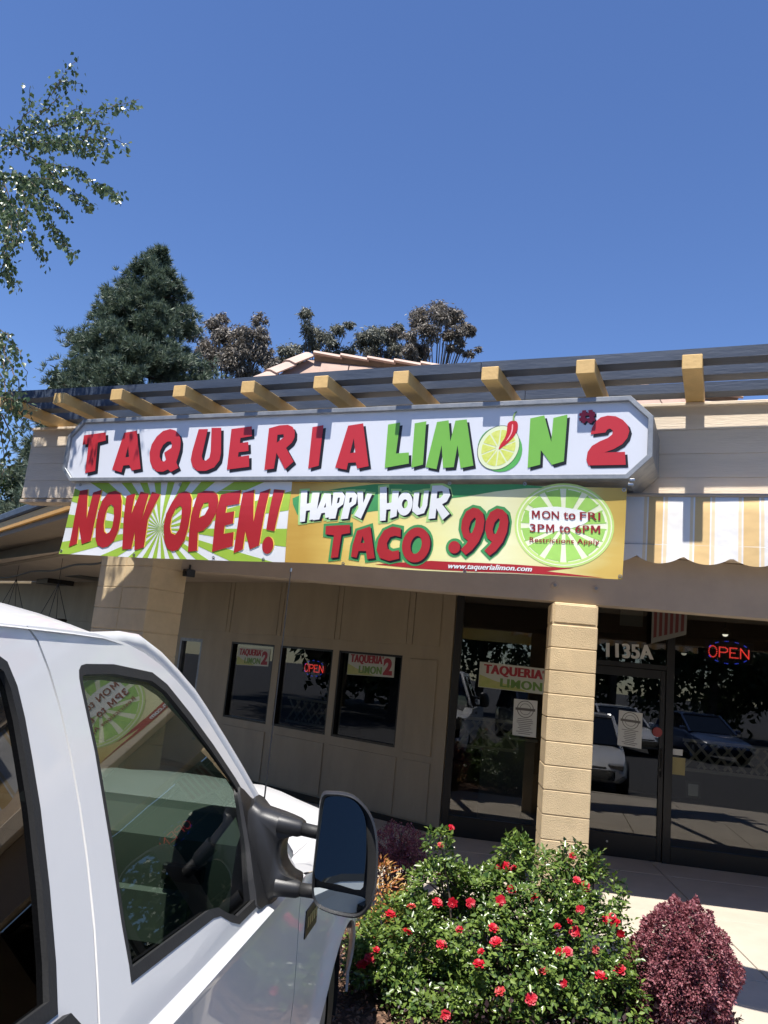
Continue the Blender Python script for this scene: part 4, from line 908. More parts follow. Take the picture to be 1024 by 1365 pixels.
for mir in (False, True):
    d = empty('front_door', T(1.9, WC, .5)); d.parent = TRK; d.location = T(1.9, WC, .5) - TRK.location
    shell([grow(fd, -.0035), front_win], 'door_skin', M_paint, d, 0, .022, mirror=mir)
    shell([front_win, [(a_ - .011, b_) for a_, b_ in grow(front_win, -.021)]], 'window_seal', M_rubber, d, .0015, .012, mirror=mir)
    shell([grow(front_win, -.006)], 'pane', M_tglass, d, -.012, 0, zcuts=np.arange(1.2, 1.9, .04), wf=lambda u, z: wz(max(z, 1.2)) + .010 * (1 - ((z - 1.53) / .31) ** 2) - .006 + (u - 1.95) * .012, mirror=mir)
    shell([[(1.60, 1.045), (1.78, 1.045), (1.78, 1.095), (1.60, 1.095)]], 'door_handle', M_plast, d, .03, .03, mirror=mir)
    d = empty('rear_door', T(.9, WC, .5)); d.parent = TRK; d.location = T(.9, WC, .5) - TRK.location
    shell([grow(rd, -.0035), rear_win], 'door_skin', M_paint, d, 0, .022, mirror=mir)
    shell([rear_win, grow(rear_win, -.022)], 'window_seal', M_rubber, d, .0015, .012, mirror=mir)
    shell([grow(rear_win, -.015)], 'pane', M_tint, d, -.010, 0, mirror=mir)
    shell([[(.6, 1.300), (1.33, 1.300), (1.305, 1.327), (.6, 1.328)]], 'belt_moulding', M_rubber, d, .016, .02, mirror=mir)
    # A pillar: bent tube along the door frame
    pts = [T(u, (2 * WC - (wz(z) - .030)) if mir else (wz(z) - .030), z) for u, z in [(1.55, 1.878)] + [(a + .012, b + .012 - (.040 if i_ == 0 else .016 if i_ == 1 else 0)) for i_, (a, b) in enumerate(apil)]]
    MB().tube(pts, [.028] * 3 + [.031] * (len(pts) - 3), 10).build('front_pillar', M_paint, TRK, True)
    shell([[(.30, 1.915), (.418, 1.915), (.398, .466), (.30, .466)]], 'rear_pillar', M_paint, TRK, 0, .02, mirror=mir)
    shell([[(a_, min(b_, 1.885)) for a_, b_ in grow(gap + [(1.45, .47), (1.60, 1.885)], .03)]], 'door_jamb', M_rubber, TRK, -.05, .004, zcuts=[z for z, _ in PROF] + [1.5, 1.7], mirror=mir)
# black inner jamb strip behind the gap is dark; roof skin
def roof_ring(u, ze, zc):
    R = []; we = wz(1.904) + .006
    for k in range(17):
        x = -1 + 2 * k / 16; ax = abs(x); half = WC - we
        z = ze + (zc - ze) * (1 - ax ** 2.6); R.append(T(u + .05 * (1 - x * x) * max(0, (u - 1.2)) , WC - x * half, z))
    return R
st = [(.30, 1.87, 1.955), (.45, 1.903, 1.985), (.9, 1.906, 1.998), (1.4, 1.9065, 2.0), (1.62, 1.905, 1.995), (1.76, 1.902, 1.985), (1.86, 1.892, 1.966), (1.93, 1.881, 1.945)]
rs = [roof_ring(*s_) for s_ in st]
MB().loft(rs, False).build('roof', M_paint, TRK, True)
MB().loft([[p - UZ * .055 for p in r] for r in rs], False).build('headliner', M_trim, TRK, True)
# windshield between the pillars, bowed
wr = []
for t in range(9):
    k = t / 8 * (len(apil) - 4) + 2; i = min(int(k), len(apil) - 2); a = k - i; u = apil[i][0] * (1 - a) + apil[i + 1][0] * a; z = apil[i][1] * (1 - a) + apil[i + 1][1] * a
    half = (WC - (wz(max(z, 1.2)) - .045)); row_ = []
    for q in range(15):
        x = -1 + 2 * q / 14; row_.append(T(u + .10 * (1 - x * x), WC - x * half, z + .03 * (1 - x * x)))
    wr.append(row_)
MB().loft(wr, False).build('windshield', M_wshield, TRK, True)
MB().loft([[T(2.72 + .10 * (1 - x * x), WC + x * .93, 1.232 + .045 * (1 - x * x)), T(2.93 + .06 * (1 - x * x), WC + x * .95, 1.125 + .125 * (1 - x * x))][0:2] for x in [-1 + 2 * k / 12 for k in range(13)]], False).build('cowl', M_plast, TRK, True)
for w_, l_ in ((-1.45, .62), (-2.1, .55)):
    a = T(2.80, w_ + .15, 1.33); b = T(2.72, w_ - l_ * .45, 1.415); wp = empty('wiper', a); wp.parent = TRK; wp.location = a - TRK.location
    MB().tube([a, (a + b) / 2 + UZ * .025, b], [.010, .008, .006], 6).build('wiper_arm', M_plast, wp); MB().beam(b - TW * .27 - TU * .01, b + TW * .27 + TU * .035 , .010, .022).build('wiper_blade', M_rubber, wp)
# hood, fenders
hr = []
for i in range(9):
    u = 2.90 + 1.72 * i / 8; rowp = []
    for k in range(17):
        x = -1 + 2 * k / 16; bow = .05 * (1 - x * x) * (i / 8); ax = abs(x)
        z = 1.125 + .125 * (1 - ax ** 2.2) - .035 * (i / 8) - (.05 if i == 8 else 0) + .018 * math.exp(-((ax - .55) / .10) ** 2); rowp.append(T(u + bow, WC + x * .86, z))
    hr.append(rowp)
MB().loft(hr, False).build('hood', M_paint, TRK, radians(40))
AC, AZ, ARAD = 3.76, .30, .475
arch = [(AC + ARAD * cos(a), AZ + ARAD * sin(a)) for a in [radians(-5) + (pi + radians(10)) * k / 22 for k in range(23)]]
fen = [(2.872, .47), (2.862, .8), (2.817, 1.11), (2.806, 1.198), (2.9, 1.17), (3.3, 1.115), (4.0, 1.09), (4.45, 1.07), (4.66, 1.02), (4.69, .9), (4.69, .5), (4.3, .5)] + [p for p in arch if p[1] > .27] + [(3.2, .47)]
def fw_(u, z):
    w = wz(min(z, 1.195)); r = sqrt((u - AC) ** 2 + (z - AZ) ** 2); w += .034 * math.exp(-(max(0, r - ARAD) / .075) ** 2)
    if z > 1.15: w -= (z - 1.15) ** 1.0 * .5
    if u > 4.3: w -= (u - 4.3) ** 2 * .6
    return w
for mir in (False, True):
    fo = shell([fen], 'fender', M_paint, TRK, 0, .012, zcuts=np.arange(.3, 1.2, .06), ustep=.06, wf=fw_, mirror=mir, smooth=radians(40))
    sg = -1 if mir else 1; ring = []
    for i in range(8):                                     # fender crown between side and hood
        u = 2.83 + 1.8 * i / 7; zt = 1.195 - .085 * min(1, i / 2.0) - .03 * (i / 7) ** 1.5; we = fw_(u, zt)
        ring.append([T(u, WC + sg * (w - WC), z) for w, z in ((we + .001, zt - .005), (we - .03, zt + .014), (we - .075, zt + .016), (-.73, zt + .006))])
    MB().loft(ring, False).build('fender_top', M_paint, TRK, True)
    wl_ = empty('wheel', T(AC, WC + sg * (W0T - .15 - WC), .30)); wl_.parent = TRK; wl_.location = T(AC, WC + sg * (W0T - .15 - WC), .30) - TRK.location
    for ucen in (AC,):
        c = T(ucen, WC + sg * (W0T - .16 - WC), .285); ax_ = TW * sg
        prof = [(-.13, .25), (-.135, .36), (-.11, .405), (-.05, .413), (.05, .413), (.11, .405), (.135, .36), (.13, .25)]
        MB().loft([[c + ax_ * o_ + (TU * cos(a) + UZ * sin(a)) * r_ for a in [2 * pi * j / 40 for j in range(40)]] for o_, r_ in prof]).build('tyre', M_rubber, wl_, radians(50))
        mb = MB()
        for j in range(36):
            a = 2 * pi * j / 36
            for o_ in (-.085, 0, .085):
                aa = a + (.06 if o_ == 0 else 0); d_ = TU * cos(aa) + UZ * sin(aa); t_ = -TU * sin(aa) + UZ * cos(aa); mb.obox(c + ax_ * o_ + d_ * .414, ax_ * .034, t_ * .022, d_ * .008)
        mb.build('tread', M_rubber, wl_)
        MB().loft([[c + ax_ * o_ + (TU * cos(a) + UZ * sin(a)) * r_ for a in [2 * pi * j / 28 for j in range(28)]] for o_, r_ in ((.12, .25), (.10, .23), (.03, .20), (.05, .09), (.09, .07), (.09, .0))]).build('rim', M_steel, wl_, radians(40))
    mbw = MB(); an = [radians(-10) + (pi + radians(20)) * k / 16 for k in range(17)]
    mbw.loft([[T(AC + r_ * cos(a), WC + sg * (w_ - WC), AZ + r_ * sin(a)) for a in an] for w_, r_ in ((-.60, .478), (-.95, .50))], False); mbw.build('wheel_well', M_rubber, TRK, True)
    hl = [T(4.62, WC + sg * x, z) for x, z in ((.62, .86), (.95, .88), (.95, 1.06), (.62, 1.08))]; MB().prism(hl, TU * .05).build('headlight', M_steel, TRK)
MB().obox(T(4.60, WC, .95), TU * .03, TW * .60, UZ * .17, .02).build('grille', M_steel, TRK); MB().obox(T(4.72, WC, .60), TU * .07, TW * .98, UZ * .12, .04).build('front_bumper', M_steel, TRK)
# badge on the fender
bq_ = [(2.93, .955), (3.13, .955), (3.13, 1.045), (2.93, 1.045)]; bd = shell([bq_], 'badge', M_black, TRK, .004, .004)
for k in range(5): shell([[(2.95 + k * .035, .985), (2.972 + k * .035, .985), (2.972 + k * .035, 1.02), (2.95 + k * .035, 1.02)]], 'badge_letter', M_steel, bd, .0065, .001)
# antenna
a = at_y(351, 1076, 10); dA = ray(351, 1078); 
p0 = CAM + dA * 2.62; p0 = p0; top = CAM + ray(350.5, 752) * 2.62; top = Vector((p0.x, p0.y, top.z))
an_ = empty('antenna', p0); an_.parent = TRK; an_.location = p0 - TRK.location
MB().tube([p0 - UZ * .22, p0 + UZ * .02], [.016, .011], 8).build('antenna_base', M_plast, an_); MB().tube([p0, p0 + (top - p0) * .5, top], [.0028, .0022, .0016], 6).build('mast', M_plast, an_); MB().tube([top, top + UZ * .012], .004, 6).build('tip', M_steel, an_)
# dashboard, seats, wheel
mb = MB(); dp = [(2.74, .75), (2.74, 1.225), (2.56, 1.415), (2.48, 1.438), (2.41, 1.428), (2.345, 1.36), (2.335, 1.27), (2.37, 1.02), (2.42, .85), (2.45, .75)]
mb.loft([[T(u, w_, z) for u, z in dp] for w_ in (-.66, -1.1, -1.575, -2.1, -2.5)], True, True, True); mb.build('dashboard', M_dash, TRK, radians(35))
MB().obox(T(2.345, -1.02, 1.15), TU * .018, TW * .24, UZ * .075, .01).build('glovebox', mat('glovebox_vinyl', (.13, .15, .13), .55), TRK)
for w_ in (-.80, -1.35, -1.75): MB().obox(T(2.335, w_, 1.275), TU * .02, TW * .06, UZ * .022, .004).build('air_vent', M_rubber, TRK)
MB().obox(T(2.33, -1.56, 1.09), TU * .012, TW * .13, UZ * .10, .008).build('radio', M_rubber, TRK)
def seat(w_, hw, ub, name='seat'):
    s_ = empty(name, T(ub, w_, .75)); s_.parent = TRK; s_.location = T(ub, w_, .75) - TRK.location
    bp = [(ub, .98), (ub + .02, 1.06), (ub - .10, 1.50), (ub - .16, 1.56), (ub - .22, 1.52), (ub - .14, 1.0)]
    MB().loft([[T(u, w_ + x * hw, z) for u, z in bp] for x in (-1, -.8, .8, 1)], True, True, True).build('backrest', M_seat, s_, radians(50))
    MB().obox(T(ub + .26, w_, .95), TU * .27, TW * hw, UZ * .08, .04).build('cushion', M_seat, s_)
    if hw < .4: MB().obox(T(ub - .17, w_, 1.66), TU * .045, TW * .13, UZ * .085, .035).build('headrest', M_seat, s_)
seat(-1.02, .25, 1.78); seat(-2.12, .25, 1.78); seat(-1.575, .70, .72, 'rear_bench')
MB().obox(T(1.85, -1.575, 1.02), TU * .30, TW * .13, UZ * .10, .03).build('console', M_dash, TRK)
c = T(2.14, -2.12, 1.20); ax_ = (TU * .75 + UZ * -.55).normalized(); e1 = TW; e2 = ax_.cross(e1).normalized(); stw = empty('steering_wheel', c); stw.parent = TRK; stw.location = c - TRK.location
MB().tube([c + (e1 * cos(a) + e2 * sin(a)) * .19 for a in [2 * pi * k / 28 for k in range(29)]], .014, 8).build('steering_rim', M_rubber, stw, True)
MB().obox(c, e1 * .075, e2 * .06, ax_ * .02, .01).build('hub', M_trim, stw); MB().beam(c - e1 * .18, c + e1 * .18, .03, .012).build('spoke', M_trim, stw); MB().tube([c, c + ax_ * .3], .03, 8).build('column', M_trim, stw)
MB().obox(T(1.55, WC, .72), TU * 1.25, TW * .93, UZ * .03).build('cab_floor', M_trim, TRK)
for mir in (False, True):
    for u0, u1 in ((.45, 1.35), (1.42, 2.72)): shell([[(u0, .72), (u1, .72), (u1, 1.21), (u0, 1.21)]], 'door_card', M_dash if u0 > 1 else M_trim, TRK, -.035, .008, mirror=mir)
mb = MB(); mb.obox(T(.32, WC, 1.05), TU * .015, TW * .93, UZ * .33); mb.build('cab_back', M_paint, TRK)
for sg in (-1, 1): MB().prism([T(.33, WC + sg * .93, 1.38), T(.33, WC + sg * .70, 1.38), T(.33, WC + sg * .55, 1.88), T(.33, WC + sg * .66, 1.90)], TU * .02).build('cab_back_pillar', M_paint, TRK)
MB().quad(T(.325, WC - .7, 1.38), T(.325, WC + .7, 1.38), T(.325, WC + .55, 1.89), T(.325, WC - .55, 1.89)).build('rear_pane', M_tint, TRK)
# load bed
for sg in (-1, 1):
    MB().obox(T(-.86, WC + sg * .97, .93), TU * 1.13, TW * .035, UZ * .32, .012).build('bed_side', M_paint, TRK)
    c = T(-.75, WC + sg * .85, .285)
    wl_ = empty('wheel', c); wl_.parent = TRK; wl_.location = c - TRK.location
    MB().loft([[c + TW * sg * o_ + (TU * cos(a) + UZ * sin(a)) * r_ for a in [2 * pi * j / 36 for j in range(36)]] for o_, r_ in ((-.13, .25), (-.135, .36), (-.1, .41), (.1, .41), (.135, .36), (.13, .25))]).build('tyre', M_rubber, wl_, radians(50))
    MB().loft([[c + TW * sg * o_ + (TU * cos(a) + UZ * sin(a)) * r_ for a in [2 * pi * j / 24 for j in range(24)]] for o_, r_ in ((.12, .25), (.10, .23), (.03, .20), (.07, .08), (.07, 0))]).build('rim', M_steel, wl_, radians(40))
MB().obox(T(-1.99, WC, .93), TU * .035, TW * .93, UZ * .32, .012).build('tailgate', M_paint, TRK); MB().obox(T(-.86, WC, .66), TU * 1.08, TW * .92, UZ * .02).build('bed_floor', M_trim, TRK)
MB().obox(T(-2.12, WC, .52), TU * .06, TW * .92, UZ * .09, .03).build('rear_bumper', M_steel, TRK); MB().obox(T(1.3, WC, .45), TU * 3.1, TW * .45, UZ * .08).build('frame_rail', M_rubber, TRK)
# towing mirror on the right door
MR = empty('towing_mirror', T(2.3, -.34, 1.36)); MR.parent = TRK; MR.location = T(2.3, -.34, 1.36) - TRK.location
MU = 2.30; cz = (240, 1000); csc = 3.657
mn = (TU + TW * .20 - UZ * .04).normalized(); mo = T(MU, -.34, 1.36); me_ = (TU - TW * .22).normalized()
def mp_(x, y, d=0.0): return on_plane(cz[0] + x / csc, cz[1] + y / csc, mo + mn * d, mn)
head = smooth_loop([(690, 222), (740, 204), (830, 216), (890, 258), (938, 330), (962, 440), (962, 600), (944, 720), (908, 790), (860, 820), (780, 812), (690, 782), (650, 742), (642, 660), (655, 520), (672, 360)], 3)
hp_ = [mp_(x, y) for x, y in head]; cm = sum(hp_, Vector()) / len(hp_)
rings = [[cm + (p - cm) * .93 + mn * .006 for p in hp_], [cm + (p - cm) * .965 - mn * .004 for p in hp_], [p + mn * .004 for p in hp_], [cm + (p - cm) * .995 + me_ * .03 for p in hp_], [cm + (p - cm) * .95 + me_ * .075 for p in hp_], [cm + (p - cm) * .82 + me_ * .11 for p in hp_], [cm + (p - cm) * .52 + me_ * .128 for p in hp_], [cm + (p - cm) * .1 + me_ * .133 for p in hp_]]
MB().loft(rings, True, False, True).build('mirror_housing', M_plast, MR, radians(50))
MB().prism([cm + (p - cm) * .94 + mn * .014 for p in hp_], mn * .004).build('mirror_backing', M_rubber, MR)
up_ = smooth_loop([(702, 238), (780, 226), (848, 246), (893, 300), (911, 370), (914, 480), (906, 610), (888, 676), (780, 652), (662, 620), (668, 470), (682, 320)], 3); lo_ = smooth_loop([(656, 670), (760, 688), (884, 716), (902, 742), (880, 780), (840, 796), (760, 784), (684, 764), (656, 732)], 3)
gn = (TU + TW * .035 + UZ * .015).normalized()
def mirror_glass(lp, name, tilt):
    P = [mp_(x, y, .004) for x, y in lp]; c_ = sum(P, Vector()) / len(P); gn = tilt.normalized()
    P = [p - mn * ((p - c_).dot(gn) / mn.dot(gn)) for p in P]
    deep = max((p - cm).dot(mn) for p in P); P = [p - mn * (deep - .008) for p in P]
    MB().prism(P, mn * .003).build(name, M_chrome, MR)
mirror_glass(up_, 'mirror_pane', TU + TW * .27 - UZ * .085); mirror_glass(lo_, 'wide_angle_pane', TU + TW * .17 + UZ * .01)
# sail on the door corner and the two arms
sail = [(2.285, 1.232), (2.37, 1.212), (2.46, 1.205), (2.60, 1.225), (2.66, 1.30), (2.56, 1.43), (2.475, 1.475), (2.405, 1.512), (2.38, 1.46), (2.345, 1.36)]
shell([smooth_loop([(a, b) for a, b in sail], 2)], 'sail', M_plast, MR, .008, .02, zcuts=np.arange(1.2, 1.5, .03))
def br_(px, py, u_): return on_plane(px, py, T(u_, 0, 0), TU)
bo = smooth_loop([(336, 1066), (352, 1074), (378, 1083), (399, 1092), (405, 1099), (402, 1108), (390, 1110), (380, 1118), (376.5, 1133), (378, 1150), (388, 1166), (399, 1172), (399, 1184), (388, 1191), (365, 1196), (340, 1200)], 2)
bm_ = [br_(x, y, 2.42) for x, y in bo]; bc = sum(bm_, Vector()) / len(bm_); inn = T(0, -.03, 0)
rings = [[bc + (p - bc) * .80 - TU * .050 + inn * .6 for p in bm_], [bc + (p - bc) * .93 - TU * .036 for p in bm_], [p - TU * .01 for p in bm_], [p + TU * .03 for p in bm_], [bc + (p - bc) * .92 + TU * .06 for p in bm_]]
MB().loft(rings, True, True, True).build('arm_bracket', M_plast, MR, radians(60))
for (x0, y0), (x1, y1) in (((372, 1098), (424, 1110)), ((368, 1181), (422, 1189))):
    a = br_(x0, y0, 2.385); b = br_(x1, y1, 2.385)
    MB().tube([a, a + (b - a) * .52, a + (b - a) * .60], [.027, .024, .020], 14).build('arm_socket', M_plast, MR, radians(40))
    MB().tube([a + (b - a) * .5, b + (b - a) * .3], [.0185, .0185], 12).build('arm', M_rubber, MR, True)
# ------------------------------------------------------------------ foliage helpers
RNG = np.random.default_rng(11)
def unit(a): return a / np.maximum(np.linalg.norm(a, axis=-1, keepdims=True), 1e-9)
def leaf_mesh(name, C, D, N, L, Wd, m, parent, fold=.25, kind=None, label=None):
    """one folded kite per row: base C, direction D, upper side N, length L, width Wd"""
    D = unit(D); S = unit(np.cross(D, N)); N2_ = np.cross(S, D); L = L.reshape(-1, 1); Wd = Wd.reshape(-1, 1); n = len(C)
    v = np.empty((n, 4, 3)); mid = C + D * L * .42
    v[:, 0] = C; v[:, 1] = mid - S * Wd / 2 + N2_ * Wd * fold; v[:, 2] = C + D * L - N2_ * L * .08; v[:, 3] = mid + S * Wd / 2 + N2_ * Wd * fold
    me = bpy.data.meshes.new(name); me.vertices.add(n * 4); me.vertices.foreach_set('co', v.reshape(-1).astype(np.float32))
    idx = (np.arange(n) * 4)[:, None] + np.array([[0, 1, 2, 0, 2, 3]]); idx = idx.reshape(-1)
    me.loops.add(len(idx)); me.loops.foreach_set('vertex_index', idx.astype(np.int32)); me.polygons.add(n * 2)
    me.polygons.foreach_set('loop_start', (np.arange(n * 2) * 3).astype(np.int32)); me.polygons.foreach_set('loop_total', np.full(n * 2, 3, np.int32)); me.update(calc_edges=True); me.validate()
    o = link(name, me, m, parent); return tag(o, label, kind=kind)
def rnd(n): return unit(RNG.normal(size=(n, 3)))
def shell_points(c, r, n, inner=.55, bottom=-.6):
    """points biased to the outside of an ellipsoid; returns positions and outward directions"""
    d = rnd(int(n * 1.6)); d = d[d[:, 2] > bottom][:n]; rad = inner + (1 - inner) * RNG.random(len(d)) ** .45
    return np.array(c) + d * np.array(r) * rad[:, None], unit(d / np.array(r))
LM_rose = leaf_mat('rose_leaf', (.035, .080, .016), (.19, .265, .055), .30, .25); LM_barb = leaf_mat('barberry_leaf', (.115, .028, .038), (.36, .13, .145), .5, .25)
LM_nan = leaf_mat('nandina_leaf', (.42, .12, .05), (.55, .42, .14), .45, .3); LM_dry = leaf_mat('dry_leaf', (.10, .05, .03), (.30, .18, .11), .8, .1); LM_dark = leaf_mat('dark_ground_leaf', (.022, .012, .016), (.07, .04, .04), .4, .15)
LM_birch = leaf_mat('birch_leaf', (.045, .085, .030), (.135, .185, .095), .33, .25, .55); LM_pine = leaf_mat('pine_needle', (.045, .075, .052), (.19, .235, .165), .5, .15); LM_euc = leaf_mat('gum_leaf', (.080, .088, .068), (.235, .235, .185), .5, .2); LM_eucr = leaf_mat('reddish_gum_leaf', (.090, .082, .066), (.25, .215, .18), .5, .2)
LM_oak = leaf_mat('street_tree_leaf', (.02, .04, .012), (.07, .11, .035), .5, .2)

# ------------------------------------------------------------------ rose bush
rb = ahead(655, 1290, 4.8); ROSE = empty('rose_bush', (rb.x, rb.y, .02), 'big green rose bush with red blooms in front of the block column', 'rose bush')
lobes = [((650, 1275, 4.8), (.62, .55, .40), 2700), ((545, 1280, 4.7), (.33, .36, .33), 1000), ((765, 1275, 4.8), (.36, .40, .40), 1150), ((595, 1198, 4.85), (.24, .22, .19), 480), ((655, 1205, 4.9), (.26, .25, .17), 430), ((715, 1185, 4.95), (.30, .25, .20), 620), ((790, 1200, 4.95), (.18, .18, .19), 300), ((585, 1138, 4.85), (.06, .06, .13), 80), ((688, 1140, 5.0), (.09, .09, .10), 110), ((765, 1155, 5.0), (.10, .1, .11), 110), ((500, 1280, 4.6), (.15, .16, .20), 280), ((690, 1350, 4.5), (.42, .33, .25), 850), ((590, 1350, 4.45), (.33, .3, .22), 600), ((790, 1340, 4.5), (.28, .3, .27), 600)]
C = []; O = []
for (px, py, t), r, n in lobes:
    c = ahead(px, py, t); p, d = shell_points(c, r, n, .5, -.85); k = p[:, 2] > .05; C.append(p[k]); O.append(d[k])
SPR = []
for i in range(34):
    px_ = RNG.uniform(480, 850); (lx, ly, lt), r, n = lobes[RNG.integers(0, 7)]; c = np.array(ahead(lx, ly, lt)); dd = unit(RNG.normal(size=3) * np.array([1, 1, .5]) + np.array([0, -.2, .7])); e = c + dd * np.array(r) * RNG.uniform(1.0, 1.35); SPR.append((c, e)); q = np.linspace(.75, 1, 9)[:, None]; C.append(c + (e - c) * q + RNG.normal(size=(9, 3)) * .012); O.append(np.repeat(dd[None], 9, 0))
C = np.vstack(C); O = np.vstack(O)
k = (np.sin(C[:, 0] * 9 + 2) * np.sin(C[:, 1] * 10) * np.sin(C[:, 2] * 12 + 1) + .35 * np.sin(C[:, 0] * 21) * np.sin(C[:, 2] * 23)) > -.17      # gaps between sprays
C, O = C[k], O[k]
n5 = 5; base = np.repeat(C, n5, 0); Dm = unit(O * .7 + rnd(len(C)) * .8 + np.array([0, 0, .15])); ax = np.repeat(Dm, n5, 0)
Nn = unit(np.repeat(O, n5, 0) * .6 + np.array([0, 0, .75]) + rnd(len(base)) * .55); side = unit(np.cross(ax, Nn))
slot = np.tile(np.array([0, 1, 2, 3, 4]), len(C)); off = np.where(slot == 0, .055, np.where(slot < 3, .035, .012)); sgn = np.where(slot == 0, 0, np.where(slot % 2 == 0, 1, -1))
P = base + ax * off[:, None] + side * (sgn * .006)[:, None]; Dl = unit(ax * np.where(sgn == 0, 1, .55)[:, None] + side * sgn[:, None] * .9)
Ls = RNG.uniform(.018, .048, len(P)); leaf_mesh('leaves', P, Dl, Nn, Ls, Ls * .62, LM_rose, ROSE, .18, 'stuff')
mb = MB()
for i in range(46):                                     # canes
    (px, py, t), r, n = lobes[RNG.integers(0, 10)]; c = np.array(ahead(px, py, t)); e = c + rnd(1)[0] * np.array(r) * .9; e[2] = max(e[2], .2)
    b = np.array([rb.x, rb.y, 0]) + np.array([RNG.uniform(-.3, .3), RNG.uniform(-.2, .25), 0]); m_ = (b + e) / 2 + np.array([0, 0, .12])
    mb.tube([b, m_, e], [.010, .007, .003], 5)
for a_, b_ in SPR: mb.tube([a_, (a_ + b_) / 2 + np.array([0, 0, .03]), b_], [.006, .004, .0025], 5)
mb.build('canes', M_twig, ROSE)
def bloom_mesh(seed):
    r = np.random.default_rng(seed); mb = MB()
    for ring, (n, rad, tilt, sz) in enumerate(((4, .004, 1.25, .016), (5, .010, .95, .022), (6, .015, .6, .026), (6, .018, .2, .027))):
        for k in range(n):
            a = 2 * pi * k / n + ring * .5 + r.uniform(-.2, .2); d = Vector((cos(a), sin(a), 0)); s_ = Vector((-sin(a), cos(a), 0)); tl = tilt + r.uniform(-.2, .2); upd = d * cos(tl) + UZ * sin(tl); b = d * rad * .4 + UZ * (.004 + .002 * (3 - ring))
            w_ = sz * .55; curl = (d * .004 - UZ * .003)
            mb.add([b, b + upd * sz * .5 - s_ * w_, b + upd * sz - s_ * w_ * .6 + curl, b + upd * sz * 1.05 + curl * 1.4, b + upd * sz + s_ * w_ * .6 + curl, b + upd * sz * .5 + s_ * w_, b + upd * sz * .5 - d * .003], [(0, 1, 6), (1, 2, 6), (2, 3, 6), (3, 4, 6), (4, 5, 6), (5, 0, 6)])
    return mb.mesh('bloom')
BL = [bloom_mesh(s_) for s_ in range(4)]; M_rosered = leaf_mat('rose_petal', (.40, .004, .014), (.64, .014, .040), .45, .3); M_rosepink = leaf_mat('faded_rose_petal', (.50, .04, .04), (.62, .11, .10), .5, .3)
fl = [(283, 77), (258, 117), (252, 190), (250, 253), (287, 252), (328, 253), (398, 247), (425, 220), (475, 240), (413, 168), (400, 170), (567, 143), (577, 200), (595, 215), (585, 268), (141, 280), (180, 321), (303, 315), (382, 312), (388, 345), (353, 366), (348, 396), (108, 362), (93, 382), (75, 398), (535, 366), (555, 368), (573, 320), (530, 308), (500, 412), (545, 440), (677, 410), (632, 424), (620, 362), (680, 323), (668, 300), (660, 285), (645, 292), (560, 295), (190, 262), (270, 515), (470, 478), (398, 460), (70, 525), (260, 350), (430, 170)]
faded = {1, 29, 33, 39, 42}
M4 = {}
for i, (x, y) in enumerate(fl):
    px, py = 440 + x / 1.753, 1060 + y / 1.753; best = None; d = np.array(ray(px, py)); o = np.array(CAM)
    for (lx, ly, lt), r, n in lobes:
        c = np.array(ahead(lx, ly, lt)); r = np.array(r) * 1.0; a = ((d / r) ** 2).sum(); b = 2 * ((o - c) / r * d / r).sum(); cc = (((o - c) / r) ** 2).sum() - 1; q = b * b - 4 * a * cc
        if q > 0:
            t = (-b - sqrt(q)) / (2 * a); best = t if best is None else min(best, t)
    t = (best or 4.95) - .01; p = ahead(px, py, t)
    key = (i % 4, i in faded)
    if key not in M4:
        me = BL[i % 4].copy(); me.materials.clear(); me.materials.append(M_rosepink if i in faded else M_rosered); M4[key] = me
    ob = bpy.data.objects.new('bloom', M4[key]); col.objects.link(ob); ob.parent = ROSE; ob.location = p - ROSE.location
    nrm = (Vector((CAM - p)).normalized() * .7 + UZ * .6 + Vector(tuple(RNG.normal(size=3) * .35))).normalized(); ob.rotation_euler = nrm.to_track_quat('Z', 'Y').to_euler(); s_ = RNG.uniform(.50, .95); ob.scale = (s_, s_, s_)

# ------------------------------------------------------------------ barberries, nandina, ground litter
def barberry(name, px, py, t, r, n, label, spike=0.0, size=.017):
    c = ahead(px, py, t); B = empty(name, (c.x, c.y, .02), label, 'shrub', 'dark red barberry shrubs'); p, d = shell_points(c, r, n, .80, -.7)
    wob = 1 + .10 * np.sin(d[:, 0] * 13 + 1) * np.sin(d[:, 2] * 12) + .08 * np.sin(d[:, 0] * 7 + d[:, 2] * 5) * np.sin(d[:, 1] * 8) ; p = np.array(c) + (p - np.array(c)) * wob[:, None]
    if spike:
        tw = RNG.integers(0, 60, len(p)); td = rnd(60); td[:, 2] = np.abs(td[:, 2]); L_ = RNG.uniform(.5, 1.25, 60); s_ = RNG.random(len(p)) ** .6; q = np.array(c) + td[tw] * np.array(r) * (s_ * L_[tw])[:, None] + rnd(len(p)) * .02; kk = RNG.random(len(p)) < spike; p[kk] = q[kk]; d[kk] = td[tw][kk]
    kk = p[:, 2] > .03; p, d = p[kk], d[kk]; D = unit(d + rnd(len(p)) * .9); N = unit(d * .8 + np.array([0, 0, .5]) + rnd(len(p)) * .6); L = RNG.uniform(.7, 1.35, len(p)) * size
    leaf_mesh('leaves', p, D, N, L, L * .7, LM_barb, B, .2, 'stuff'); mb = MB()
    for i in range(40):
        e = np.array(c) + rnd(1)[0] * np.array(r) * .95; e[2] = max(e[2], .1); mb.tube([(c.x + RNG.uniform(-.06, .06), c.y + RNG.uniform(-.06, .06), .0), (np.array(c) * .4 + e * .6), e], [.007, .005, .002], 4)
    mb.build('stems', M_twig, B); return B
barberry('barberry_shrub', 908, 1308, 4.7, (.30, .31, .43), 38000, 'rounded dark red barberry shrub right of the rose bush', .14, .017)
barberry('barberry_shrub', 528, 1150, 6.0, (.24, .27, .27), 9000, 'spiky dark red barberry shrub behind the truck mirror', .55, .015)
